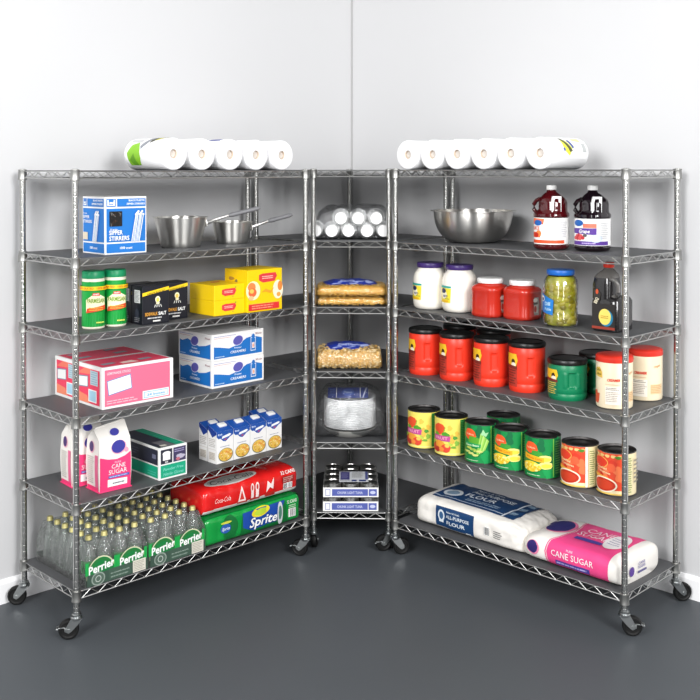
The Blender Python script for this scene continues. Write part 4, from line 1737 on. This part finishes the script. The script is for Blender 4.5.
d.text('ALL-PURPOSE', .188, T0 + .185, .030, lt, w=.235, align='l')
d.text('FLOUR', .188, T0 + .135, .032, lt, w=.170, align='l')
d.lines(.22, T0 + .090, .42, T0 + .120, 2, ink('#9fb6cc'))
d.lines(.472, T0 + .07, .512, T0 + .27, 3, ink('#8aa6bf'))
mb.dec(d, flf, du=.014, dv=.014, base=.0010, eps=.0003)
o = tag(mb.build('flour_sack', ang=60), 'big white sack of flour with navy print lying on the bottom shelf', 'sack')
put(o, 'R', 5, .078, .050, -1.2)

# --- sugar sack
Ls, Ds, Hs = .475, .325, .112
def sbm(u, y, z):
    v = nz(u, y, z + 5, 11) * .005 + nz(u, y, z, 30) * .0018
    e = max(0, (.10 - u) / .10)
    return v + e * nz(u, y, z, 40) * .008
suf, sup = sackf(Ls, Ds, Hs, n=4.0, e0=.12, e1=.035, mn0=.45, mn1=.70, bump=sbm, taper=lambda u: 1.0)
mb = MB()
sack_mesh(mb, suf, sup, Ls, bagm, nu=80, ng=88)
d = Dec()
pku = ink('#ea4a88')
T0 = Hs
d.poly([(.150, .004), (.430, .004), (.430, T0 + .312), (.150, T0 + .312), (.158, T0 + .26), (.180, T0 + .16), (.170, T0 + .06), (.148, T0), (.138, .06)], pku)
d.poly([(.143, .004), (.147, .004), (.135, .06), (.145, T0), (.167, T0 + .06), (.177, T0 + .16), (.155, T0 + .26), (.147, T0 + .312), (.143, T0 + .312), (.151, T0 + .26), (.172, T0 + .16), (.162, T0 + .06), (.140, T0), (.130, .06)], pku)
d.text('PURE', .250, .083, .008, ink('#f8c0d4'), w=.03)
d.text('CANE SUGAR', .262, .052, .024, W, w=.200, bold=.0)
d.rect(.185, .020, .345, .040, ink('#4a3f92'))
d.lines(.190, .023, .340, .037, 1, ink('#b0a8e0'))
d.ell(.070, .062, .034, .030, ink('#ee8ab0'))
d.ell(.068, .064, .028, .026, ink('#33286e'))
d.ell(.105, T0 + .165, .062, .082, ink('#ef7aa6'))
d.ell(.098, T0 + .165, .054, .076, ink('#2c2a72'))
d.ell(.040, T0 + .190, .018, .020, ink('#33286e'))
d.text('CANE', .275, T0 + .185, .045, ink('#fbe2ea'), w=.13, bold=.0)
d.text('SUGAR', .275, T0 + .130, .045, ink('#fbe2ea'), w=.15, bold=.0)
d.rect(.215, T0 + .085, .340, T0 + .112, ink('#4a3f92'))
d.ell(.375, T0 + .16, .045, .085, ink('#e9e4e4'))
d.lines(.345, T0 + .12, .405, T0 + .20, 4, ink('#a8a4b4'))
mb.dec(d, suf, du=.014, dv=.014, base=.0010, eps=.0003)
de = Dec()
de.ell(.060, .048, .018, .019, ink('#5c3c96'))
de.text('CANE', .135, .062, .011, ink('#8a84b0'), w=.05)
de.text('SUGAR', .135, .048, .011, ink('#8a84b0'), w=.055)
de.rect(.105, .030, .170, .039, ink('#5a5688'))
mb.dec(de, plane((Ls + .0065, 0.03, 0), (0, 1, 0), (0, 0, 1)), base=.001)
o = tag(mb.build('sugar_sack', ang=60), 'pink and white sack of cane sugar lying on the bottom shelf', 'sack')
put(o, 'R', 5, .668, .034, -2)

# --- shrink wrapped can packs
Lp_, Dp_, Hp_ = .535, .266, .124
def canbump(u, y, z):
    q = abs(math.sin(PI * (u / .0668)))
    return .0022 * q - .002 + nz(u, y, z, 14) * .003
pf, pp = sackf(Lp_, Dp_, Hp_, n=8, e0=.034, e1=.034, mn0=.80, mn1=.80, bump=canbump)
pf2, pp2 = sackf(Lp_, Dp_, Hp_, n=4.2, e0=.040, e1=.040, mn0=.74, mn1=.74, bump=canbump)
def pack(name, base, fn, pf=pf, pp=pp):
    mb = MB()
    sack_mesh(mb, pf, pp, Lp_, base, nu=110, ng=80)
    d = Dec()
    fn(d)
    mb.dec(d, pf, du=.011, dv=.014, base=.0010, eps=.0003)
    return mb.build(name, ang=60)
H0 = Hp_
def coke(d):
    rd2 = ink('#c9c9c6')
    d.rect(.004, .000, .531, .026, W)
    d.ell(.180, H0 + .046, .140, .052, ink('#c2c1bd'), n=40)
    d.ell(.180, H0 + .046, .126, .044, ink('#9b9a96'), n=40)
    d.text('Coca-Cola', .180, H0 + .026, .044, ink('#1a1514'), w=.235, shear=.25, bold=.0)
    d.text('Coca-Cola', .100, .050, .020, ink('#f6d8d4'), w=.085, shear=.25, bold=.0)
    for x, s in ((.205, 0), (.275, 1), (.360, 2)):
        d.rect(x - .025, .022, x + .030, .040, ink('#b5231d'))
        if s == 0:
            d.poly([(x - .022, .030), (x + .022, .030), (x, .098)], ink('#f3dcd8'))
            d.poly([(x - .012, .038), (x + .012, .038), (x, .078)], ink('#c8352c'))
        elif s == 1:
            for q in (-.012, .014):
                d.ell(x + q, .075, .010, .020, ink('#f3dcd8'))
                d.rect(x + q - .008, .032, x + q + .008, .066, ink('#f3dcd8'))
                d.ell(x + q, .076, .005, .011, ink('#c8352c'))
        else:
            d.poly([(x - .020, .040), (x - .012, .088), (x + .006, .072), (x + .024, .096), (x + .018, .050), (x + .0, .060)], ink('#f3dcd8'))
    d.text('32 CANS', .470, .096, .016, ink('#f6e4e0'), w=.085)
    d.rect(.435, .060, .500, .086, ink('#8a2420'))
    d.lines(.438, .062, .498, .084, 3, ink('#d8a8a0'))
    d.bars(.440, .036, .490, .056, ink('#2a2a2a'))
    d.blob(.30, H0 + .20, .04, .02, ink('#d8443c'), 4)
    d.lines(.36, H0 + .08, .50, H0 + .13, 3, ink('#e46a60'))
def sprite(d):
    g2 = ink('#0b6a30')
    d.blob(.130, .062, .040, .055, g2, 4, amp=.1)
    d.poly([(.185, .004), (.460, .004), (.440, .112), (.200, .104)], g2)
    d.poly([(.200, .040), (.250, .020), (.400, .030), (.440, .110), (.200, .104)], ink('#17469c'))
    d.ell(.300, .092, .052, .022, ink('#e8d62c'), rot=.1)
    d.ell(.300, .090, .036, .014, ink('#b8d23a'), rot=.1)
    d.text('Sprite', .313, .030, .042, ink('#14346c'), w=.165, shear=.3, bold=.05)
    d.text('Sprite', .312, .033, .038, W, w=.156, shear=.3, bold=.02)
    d.ell(.105, .062, .028, .020, ink('#2a5aa8'))
    d.ell(.108, .086, .030, .005, ink('#d2d84a'))
    d.text('Sprite', .105, .055, .013, ink('#d8e6f4'), w=.042, shear=.3)
    d.ell(.410, .058, .016, .050, ink('#c9ced0'))
    d.ell(.410, .060, .010, .030, ink('#4a7a6a'))
    d.text('32 CANS', .480, .088, .014, ink('#d8ecd8'), w=.055)
    d.bars(.462, .030, .500, .062, ink('#333333'))
    d.lines(.462, .066, .504, .082, 2, ink('#bcd8bc'))
    d.rect(.0, H0 + .0, .535, H0 + .02, g2)
sp = tag(pack('soft_drink_pack', mat('green shrink film', '#12943f', 0.22, coat=.3, bump=.15, bump_scale=18), sprite), 'green shrink-wrapped pack of lemon-lime soda cans under the red pack', 'soda pack')
put(sp, 'L', 5, .613, .006, -.5)
ck = tag(pack('soft_drink_pack', mat('red shrink film', '#d81f1e', 0.22, coat=.3, bump=.15, bump_scale=18), coke, pf2, pp2), 'red shrink-wrapped pack of cola cans on top of the green pack', 'soda pack')
put(ck, 'L', 5, .606, .010, -.3, dz=Hp_ + .0045)

# ------------------------------------------------------------------ sparkling water: two trays of bottles
glassm = film_mat('clear bottle plastic', tint='#dfeae2', gloss=.16, rough=.08, bump=.25, scale=30, haze=.13)
gcap = mat('pale gold cap', '#b5ad72', 0.4, metal=.3)
def bottle():
    root = empty('water_bottle')
    mb = MB()
    mb.lathe([(0, .002), (.022, .0), (.0275, .004), (.0285, .012), (.0285, .080), (.0275, .100), (.0235, .120), (.0175, .138), (.0128, .152), (.0115, .162), (.0118, .170), (0, .170)], glassm, seg=20)
    mb.build('bottle_glass', root)
    mb = MB()
    mb.lathe([(.0120, .166), (.0134, .166), (.0134, .168), (.0126, .169), (.0122, .179), (.0105, .182), (0, .182)], gcap, seg=18)
    mb.build('bottle_cap', root)
    return root
pb = bottle()
mb = MB()
mb.lathe([(.0288, .040), (.0288, .088)], mat('green bottle label', '#1d9440', 0.4), seg=20)
blabel = mb.build('bottle_label')
blabel_me = blabel.data
bpy.data.objects.remove(blabel)
sx, sy = .0695, .0615
first = True
LAB = []
for tr in range(2):
    for i in range(4):
        for j in range(6):
            c = pb if first else dup(pb)
            first = False
            if j == 0:
                lo_ = bpy.data.objects.new('bottle_label', blabel_me)
                COL.objects.link(lo_)
                LAB.append((lo_, c))
            if j == 0:
                l = 'gold-capped sparkling water bottle in the front row of the %s tray' % ('left' if tr == 0 else 'right')
                g = 'front row bottles in the %s tray' % ('left' if tr == 0 else 'right')
            else:
                l = 'gold-capped sparkling water bottle behind the front row of the %s tray' % ('left' if tr == 0 else 'right')
                g = 'back rows of bottles in the %s tray' % ('left' if tr == 0 else 'right')
            tag(c, l, 'bottle', g)
            put(c, 'L', 5, .046 + tr * .286 + sx * (i + .5) - .004, .012 + sy * (j + .5), random.random() * 60, dz=.003)
for lo_, c in LAB:
    lo_.parent = c
card = mat('dark green tray card', '#33473c', 0.5)
def tray():
    root = empty('bottle_tray')
    w, d, h = .281, .385, .052
    mb = MB()
    mb.box(0, w, 0, d, 0, .002, card)
    mb.box(0, w, 0, .0018, 0, h, card)
    mb.box(0, w, d - .0018, d, 0, h * .7, card)
    mb.box(0, .0018, .0018, d - .0018, 0, h * .45, film_mat('grey tray film', tint='#9aa09a', gloss=.12))
    mb.box(w - .0018, w, .0018, d - .0018, 0, h * .45, card)
    dd = Dec()
    mb.dec(dd, front(0, 0))
    mb.build('card_tray', root, smooth=False)
    # clear film around and over the bottle shoulders
    mb = MB()
    NN = 40
    def ringpts(ins, z):
        pts = []
        x0, x1, y0, y1 = -.002 + ins, w + .002 - ins, -.003 + ins, d + .003 - ins
        for k in range(NN):
            t = k / NN
            pts.append((x0 + (x1 - x0) * t, y0))
        for k in range(NN):
            t = k / NN
            pts.append((x1, y0 + (y1 - y0) * t))
        for k in range(NN):
            t = k / NN
            pts.append((x1 - (x1 - x0) * t, y1))
        for k in range(NN):
            t = k / NN
            pts.append((x0, y1 - (y1 - y0) * t))
        return [V((a + nz(a, b, z, 30) * .003, b + nz(a, b, z + 1, 30) * .003, z)) for a, b in pts]
    rows = []
    for ins, z in ((0, .0), (0, .03), (0, .06), (.0005, .085), (.003, .105), (.010, .125), (.016, .150), (.020, .166)):
        rows.append([mb.av(p) for p in ringpts(ins, z)])
    n = len(rows[0])
    for a, b in zip(rows, rows[1:]):
        for i in range(n):
            j = (i + 1) % n
            mb.face((a[i], a[j], b[j], b[i]), TRAYFILM)
    mb.build('shrink_film', root)
    # printed emblems on the film
    mb = MB()
    dd = Dec()
    gg, cg = ink('#157a3c'), ink('#cfd4ae')
    for cx in (.068, .205):
        dd.arc(cx, .034, .0, .060, -.1, PI + .1, gg, n=24, sy=1.15)
        dd.arc(cx, .034, .060, .0645, -.1, PI + .1, cg, n=28, sy=1.15)
        dd.arc(cx, .036, .050, .0525, .3, PI - .3, ink('#3a6f34'), n=24, sy=1.15)
        dd.text('Perrier', cx + .002, .052, .030, W, w=.116, rot=.12, bold=.03, shear=.1)
        dd.rect(cx - .070, .044, cx - .055, .094, ink('#1ea24a'))
        dd.rect(cx + .056, .044, cx + .070, .094, ink('#1ea24a'))
    dd.rect(.004, .001, .278, .046, ink('#3c5246'))
    dd.rect(.100, .004, .200, .048, ink('#41584b'))
    dd.text('eau minerale naturelle', .150, .026, .006, ink('#9fb0a4'), w=.085)
    dd.lines(.108, .008, .192, .020, 1, ink('#7f9286'))
    dd.rect(.208, .002, .268, .050, ink('#d7d3c6'))
    dd.lines(.212, .006, .264, .046, 6, ink('#a7a294'))
    dd.ell(.052, .024, .030, .026, ink('#8e9c92'))
    dd.ell(.052, .024, .025, .021, ink('#53665a'))
    dd.arc(.052, .024, .010, .013, 0, 2 * PI, ink('#b9c4bc'))
    mb.dec(dd, front(0, -.0045), base=.001)
    mb.build('printed_emblems', root, smooth=False)
    return root
t1 = tag(tray(), 'left shrink-wrapped tray of sparkling water bottles, at the front post end', 'bottle tray', 'trays of sparkling water')
put(t1, 'L', 5, .040, .006, 0)
c = clone(t1, 'right shrink-wrapped tray of sparkling water bottles, touching the green soda pack')
put(c, 'L', 5, .326, .006, 0)

# ------------------------------------------------------------------ corner unit goods
foam = mat('white foam', '#f6f6f5', 0.6)
def cup():
    mb = MB()
    ax = Matrix.Rotation(-PI / 2, 4, 'X')
    mb.lathe([(0, .002), (.025, .002), (.0262, 0), (.0280, .001), (.0290, .006), (.0405, .094), (.0425, .095), (.0425, .099), (.0395, .099), (.0280, .010), (0, .010)], foam, seg=32, axis=ax)
    return mb.build('foam_cup')
cp = cup()
sp_ = [(.012, 0, 'lower row, mostly behind the left post'), (.090, 0, 'lower row, second from the left'), (.170, 0, 'lower row, middle'), (.258, 0, 'lower row, second from the right'), (.337, 0, 'lower row, at the right post'),
       (.133, 1, 'upper row, leftmost'), (.216, 1, 'upper row, middle'), (.302, 1, 'upper row, rightmost')]
cnt = 0
names = ['lower left post', 'lower second', 'lower middle', 'lower fourth', 'lower right post', 'upper left', 'upper middle', 'upper right']
for q, (x, row, l) in enumerate(sp_):
    yb = .012 + .006 * ((q * 7) % 3)
    if q == 0:
        yb = .024
    if q == 4:
        yb = .024
    for k in range(4):
        c = cp if cnt == 0 else cp.copy()
        if cnt:
            COL.objects.link(c)
        cnt += 1
        if k == 0:
            tag(c, 'white foam cup, end of its stack: ' + l, 'cup', 'foam cups, ends of the stacks')
        else:
            tag(c, 'white foam cup nested deeper in the stack: ' + l, 'cup', 'foam cups nested in the ' + names[q] + ' stack')
        xx = x + (.0 if row else 0)
        put(c, 'C', 1, xx - .004, yb + k * .020, 0, dz=.0430 + (.060 if row else 0))

def baggy(name, L, D, H, m, bump, n=3.0, nu=40, ng=48, **kw):
    f, per = sackf(L, D, H, n=n, bump=bump, **kw)
    mb = MB()
    sack_mesh(mb, f, per, L, m, nu=nu, ng=ng)
    return mb, f, per
mb, f, per = baggy('clear_bag', .215, .26, .158, FILMBAG, lambda u, y, z: nz(u, y, z, 16) * .014 + nz(u, y, z, 40) * .004, e0=.09, e1=.06, mn0=.4, mn1=.5)
o = tag(mb.build('plastic_bag', ang=60), 'crinkled clear bag around the left foam cups', 'plastic bag')
put(o, 'C', 1, .008, .030, 0)
mb, f, per = baggy('clear_bag', .205, .26, .160, FILMBAG, lambda u, y, z: nz(u + 4, y, z, 16) * .014 + nz(u, y, z, 40) * .004, e0=.05, e1=.09, mn0=.5, mn1=.4)
o = tag(mb.build('plastic_bag', ang=60), 'crinkled clear bag around the right foam cups', 'plastic bag')
put(o, 'C', 1, .172, .030, 0)

# --- pasta bags
maca = [mat('macaroni %d' % i, c, 0.4) for i, c in enumerate(['#ffcb5c', '#ffd678', '#fabd4e', '#ffe096'])]
rota = [mat('pasta piece %d' % i, c, 0.45) for i, c in enumerate(['#f0c87c', '#f8d898', '#e6b566', '#fbe8bc'])]
def piece_bank(mb, f, per, L, H, D, n_, ms, size, seed, glo=0.0, ghi=1.0):
    rr = random.Random(seed)
    for i in range(n_):
        u = .012 + rr.random() * (L - .024)
        g = rr.random() * (H + D * .95)
        p = f(u, g, -size * .6)
        mb.T = Matrix.Translation(p) @ Matrix.Rotation(rr.random() * 6.28, 4, 'Z') @ Matrix.Rotation(rr.random() * 6.28, 4, 'X')
        pts = []
        for k in range(5):
            a = k / 4 * 2.4
            pts.append((size * 1.2 * math.cos(a), size * 1.2 * math.sin(a), 0))
        mb.tube(pts, size * .5, rr.choice(ms), seg=5)
    mb.T = Matrix.Identity(4)
def pasta_bag(L, D, H, ms, basehex, size, count, seed, e1=.05, topprint=True, bumpk=.004):
    root = empty('pasta_bag')
    bfun = lambda u, y, z: nz(u + seed, y, z, 14) * bumpk * 1.5 + nz(u, y + seed, z, 40) * bumpk * .5
    f, per = sackf(L, D, H, n=3.4, e0=.05, e1=e1, mn0=.62, mn1=.62, bump=bfun)
    mb = MB()
    sack_mesh(mb, f, per, L, mat('pasta core ' + basehex, basehex, 0.5, noise_amt=.25, noise_scale=90, kind='voronoi'), nu=40, ng=48, off=-size * .6)
    piece_bank(mb, f, per, L, H, D, count, ms, size, seed)
    o = mb.build('pasta_filling', root)
    o['kind'] = 'stuff'
    mb = MB()
    sack_mesh(mb, f, per, L, FILM, nu=44, ng=52, off=.003)
    mb.build('bag_film', root)
    if topprint:
        mb = MB()
        d = Dec()
        pb_, pw = ink('#2b3fa4', .3), ink('#aab6e6', .3)
        x0, x1 = .028, L - .045
        d.poly([(x0 + .02, .012), (x0 + .06, .0), (x1 - .03, .004), (x1, .03), (x1 - .01, D * .62), (x0, D * .62)], pb_)
        for i in range(6):
            x = .08 + i * (L - .18) / 6
            y_ = .012 + (i % 3) * .018
            d.poly([(x, y_), (x + .04, y_ + .012), (x + .046, y_ + .020), (x, y_ + .008)], pw)
        d.blob(x1 - .04, .045, .020, .022, pw, 3)
        d.text('Pasta', L * .45, .035, .024, pw, w=.07)
        mb.dec(d, lambda u, v, off: V((u, .036 + v, H * .985 + .020 * math.sin(PI * min(1, max(0, (u - x0) / (x1 - x0)))) ** .5 * min(1, v / .05) - .004 + nz(u, v, 2 + seed, 30) * .006 + off)), du=.010, dv=.010, base=.002)
        mb.build('printed_header', root)
    return root
o = tag(pasta_bag(.338, .22, .041, maca, '#ffc65a', .0034, 2300, 3, bumpk=.0022, topprint=False), 'flat bag of golden macaroni, lower of the stacked two', 'pasta bag', 'macaroni bags on the corner shelf')
put(o, 'C', 2, .010, .022, 0)
o = tag(pasta_bag(.342, .22, .054, maca, '#ffc65a', .0034, 2600, 4, bumpk=.0022), 'flat bag of golden macaroni with blue print, upper of the stacked two', 'pasta bag', 'macaroni bags on the corner shelf')
put(o, 'C', 2, .008, .022, 0, dz=.042)
o = tag(pasta_bag(.316, .21, .094, rota, '#ecbe70', .0046, 2800, 6, bumpk=.007), 'plump bag of pale pasta twists with blue top print', 'pasta bag')
put(o, 'C', 3, .010, .020, 0)

# --- foam plates in a clear bag
mb = MB()
def plate_prof(r):
    return [(0, 0), (r * .62, 0), (r * .70, .004), (r * .95, .0165), (r * .985, .0165), (r, .0185), (r, .0225), (r * .985, .0240), (r * .95, .0240), (r * .69, .007), (r * .61, .003), (0, .003)]
mb.lathe(plate_prof(.126), foam, seg=48)
pl = mb.build('foam_plate')
for k in range(17):
    c = pl if k == 0 else pl.copy()
    if k:
        COL.objects.link(c)
    tag(c, 'white foam plate in the stack inside the clear bag', 'plate', 'foam plates in the clear bag')
    put(c, 'C', 4, .172 + .001 * math.sin(k * 2.1), .150 + .001 * math.cos(k * 1.7), 0, dz=.030 + k * .0083)
mb = MB()
mb.lathe([(0, 0), (.082, 0), (.090, .003), (.128, .036), (.131, .040), (.128, .040), (.088, .006), (0, .003)], mat('translucent tub plastic', '#c9c8c2', 0.3), seg=48)
o = tag(mb.build('plastic_bowl'), 'greyish shallow plastic bowl under the stacked foam plates', 'bowl')
put(o, 'C', 4, .172, .150, 0, dz=.0)
bp = lambda u, y, z: nz(u, y, z, 12) * .016 + nz(u, y, z, 34) * .007
mb, f, per = baggy('bag', .335, .300, .235, FILMBAG, bp, n=2.6, nu=56, ng=64, e0=.10, e1=.10, mn0=.35, mn1=.35)
root = empty('plastic_bag')
mb.build('bag_film', root, ang=60)
mb = MB()
d = Dec()
nb = ink('#17358c', .3)
d.rect(.060, .0, .255, .058, nb)
d.rect(.100, .0, .103, .058, W)
d.rect(.215, .0, .218, .058, W)
d.lines(.070, .012, .094, .050, 4, ink('#5a78c8'))
d.ell(.158, .030, .030, .020, ink('#3a5cb8'))
d.text('Plates', .158, .025, .012, ink('#a9bce8'), w=.04)
d.poly([(.225, .0), (.232, .0), (.252, .058), (.245, .058)], ink('#c9d2ea'))
mb.dec(d, lambda u, v, off: V((u - .0, .100 + v * 1.2 - .015 + off * 0, .186 + v * .62 + off)), du=.03)
mb.build('printed_header', root, smooth=False)
tag(root, 'crumpled clear bag with navy print around the foam plates', 'plastic bag')
put(root, 'C', 4, .006, .004, 0)

# --- tuna trays
def tray2():
    root = empty('can_tray')
    w, d_, h = .262, .346, .047
    mb = MB()
    mb.box(0, w, 0, d_, 0, .0015, WHITE)
    mb.box(0, w, 0, .0015, 0, h, WHITE)
    mb.box(0, w, d_ - .0015, d_, 0, h, WHITE)
    mb.box(0, .0015, .0015, d_ - .0015, 0, h, WHITE)
    mb.box(w - .0015, w, .0015, d_ - .0015, 0, h, WHITE)
    d = Dec()
    bb_ = ink('#5560a8')
    d.rect(.010, .008, .034, .040, ink('#8a90b8'))
    d.rect(.013, .011, .031, .037, ink('#e6e6ee'))
    d.rect(.042, .008, .212, .040, bb_)
    d.text('CHUNK LIGHT TUNA', .127, .017, .012, ink('#c3c9e6'), w=.12)
    d.rect(.216, .008, .254, .040, bb_)
    d.ell(.235, .024, .013, .008, ink('#c3c9e6'))
    mb.dec(d, front(0, 0))
    mb.build('card_tray', root, smooth=False)
    return root
ta = tag(tray2(), 'white cardboard tray of small cans, lower of the stacked two', 'can tray', 'trays of small cans')
put(ta, 'C', 5, .045, .000, 0)
tb = clone(ta, 'white cardboard tray of small cans with a paper label on top, upper of the two')
put(tb, 'C', 5, .046, .000, 0, dz=.0665)
mb = MB()
d = Dec()
d.rect(0, 0, .140, .160, ink('#e2e4ea'))
d.rect(.006, .030, .050, .155, ink('#4c4a84'))
d.lines(.010, .05, .046, .14, 5, ink('#8a88b8'))
d.lines(.062, .060, .118, .150, 9, ink('#a9a9a4'))
d.rect(.006, .004, .052, .024, ink('#c9cbd4'))
d.rect(.060, .002, .084, .024, ink('#24367c'))
d.rect(.096, .002, .128, .024, ink('#24367c'))
d.rect(.126, .030, .138, .155, ink('#5a62a0'))
mb.dec(d, topf(.075, .03, .0655), base=.0004)
mb.box(.075, .215, .03, .19, .0645, .0655, ink('#e2e4ea'))
mb.build('paper_label', tb, smooth=False)
mb = MB()
r = .0415
mb.lathe([(0, .002), (r - .004, .002), (r - .003, 0), (r, 0), (r, .060), (r - .0025, .061), (r - .004, .057), (r - .012, .057), (r - .014, .0562), (0, .0562)], mat('bright tin', '#c9c8c4', 0.28, 1.0), seg=30)
tc = mb.build('small_can')
cnt = 0
for t in range(2):
    for j in range(4):
        for i in range(3):
            c = tc if cnt == 0 else tc.copy()
            if cnt:
                COL.objects.link(c)
            cnt += 1
            tag(c, 'small silver can packed in the %s white tray%s' % ('upper' if t else 'lower', ', front row' if j == 0 else ', behind the front row'), 'small can',
                'small cans in the %s tray, %s' % ('upper' if t else 'lower', 'front row' if j == 0 else 'back rows'))
            put(c, 'C', 5, .046 + .0455 + i * .0855, .003 + .0425 + j * .0845, 0, dz=.002 + (.0665 if t else 0))

# ------------------------------------------------------------------ light
w = bpy.data.worlds.new('studio')
SC.world = w
w.use_nodes = True
nt = w.node_tree
bg = nt.nodes['Background']
tc = nt.nodes.new('ShaderNodeTexCoord')
sx_ = nt.nodes.new('ShaderNodeSeparateXYZ')
rp = nt.nodes.new('ShaderNodeValToRGB')
rp.color_ramp.elements[0].position = 0.40
rp.color_ramp.elements[0].color = (.30, .30, .31, 1)
rp.color_ramp.elements[1].position = 0.75
rp.color_ramp.elements[1].color = (1, 1, 1, 1)
mr = nt.nodes.new('ShaderNodeMapRange')
mr.inputs[1].default_value = -1
mr.inputs[2].default_value = 1
nt.links.new(tc.outputs['Generated'], sx_.inputs[0])
nt.links.new(sx_.outputs['Z'], mr.inputs[0])
nt.links.new(mr.outputs[0], rp.inputs[0])
# invented bright and dark uprights near the horizon, to stripe the chrome's reflections
at = nt.nodes.new('ShaderNodeMath')
at.operation = 'ARCTAN2'
nt.links.new(sx_.outputs['X'], at.inputs[0])
nt.links.new(sx_.outputs['Y'], at.inputs[1])
fr = nt.nodes.new('ShaderNodeMath')
fr.operation = 'MULTIPLY'
fr.inputs[1].default_value = 6.0
nt.links.new(at.outputs[0], fr.inputs[0])
cs = nt.nodes.new('ShaderNodeMath')
cs.operation = 'COSINE'
nt.links.new(fr.outputs[0], cs.inputs[0])
b1_ = nt.nodes.new('ShaderNodeMapRange')
b1_.interpolation_type = 'SMOOTHSTEP'
b1_.inputs[1].default_value = -0.45
b1_.inputs[2].default_value = 0.45
b1_.inputs[3].default_value = 1.7
b1_.inputs[4].default_value = 0.25
nt.links.new(cs.outputs[0], b1_.inputs[0])
el = nt.nodes.new('ShaderNodeMapRange')
el.interpolation_type = 'SMOOTHSTEP'
el.inputs[1].default_value = 0.25
el.inputs[2].default_value = 0.6
nt.links.new(sx_.outputs['Z'], el.inputs[0])
mf = nt.nodes.new('ShaderNodeMix')
nt.links.new(el.outputs[0], mf.inputs[0])
nt.links.new(b1_.outputs[0], mf.inputs[2])
mf.inputs[3].default_value = 1.0
vm = nt.nodes.new('ShaderNodeVectorMath')
vm.operation = 'SCALE'
nt.links.new(rp.outputs[0], vm.inputs[0])
nt.links.new(mf.outputs[0], vm.inputs[3])
nt.links.new(vm.outputs[0], bg.inputs[0])
bg.inputs[1].default_value = 0.50

def area(name, loc, aim, size, power, sy=None):
    l = bpy.data.lights.new(name, 'AREA')
    l.shape = 'RECTANGLE'
    l.size = size
    l.size_y = sy or size
    l.energy = power
    o = bpy.data.objects.new(name, l)
    COL.objects.link(o)
    o.location = loc
    o.rotation_euler = (V(aim) - V(loc)).to_track_quat('-Z', 'Y').to_euler()
    return o
area('softbox_left', (-2.4, -.5, 3.5), (.2, 4.6, 0.9), 1.8, 242)
area('added_strip_left', (-1.5, -.6, 1.6), (.0, 4.6, 1.0), .45, 34, sy=2.6)  # unseen strip, added to put bright streaks in pans and chrome
area('softbox_right', (2.4, -.5, 3.5), (-.2, 4.6, 0.9), 1.8, 248)
area('added_strip_right', (1.5, -.6, 1.6), (.0, 4.6, 1.0), .45, 34, sy=2.6)  # right-hand twin, likewise unseen and added for the streaks

# ------------------------------------------------------------------ camera
cam = bpy.data.cameras.new('camera')
co = bpy.data.objects.new('camera', cam)
COL.objects.link(co)
co.location = (0, 0, 1.795)
co.rotation_euler = (PI / 2 - math.radians(.715), 0, 0)
cam.sensor_fit = 'HORIZONTAL'
cam.sensor_width = 36
cam.lens = 1011.4 / 700 * 36
cam.shift_y = -(350 - 182.7) / 700
cam.clip_end = 100
SC.camera = co

SC.view_settings.view_transform = 'Standard'
SC.view_settings.look = 'None'
SC.view_settings.gamma = 1
SC.view_settings.exposure = 0.0
cy = SC.cycles
cy.max_bounces = 10
cy.transmission_bounces = 10
cy.transparent_max_bounces = 24
cy.caustics_reflective = False
cy.caustics_refractive = False
cy.use_denoising = True
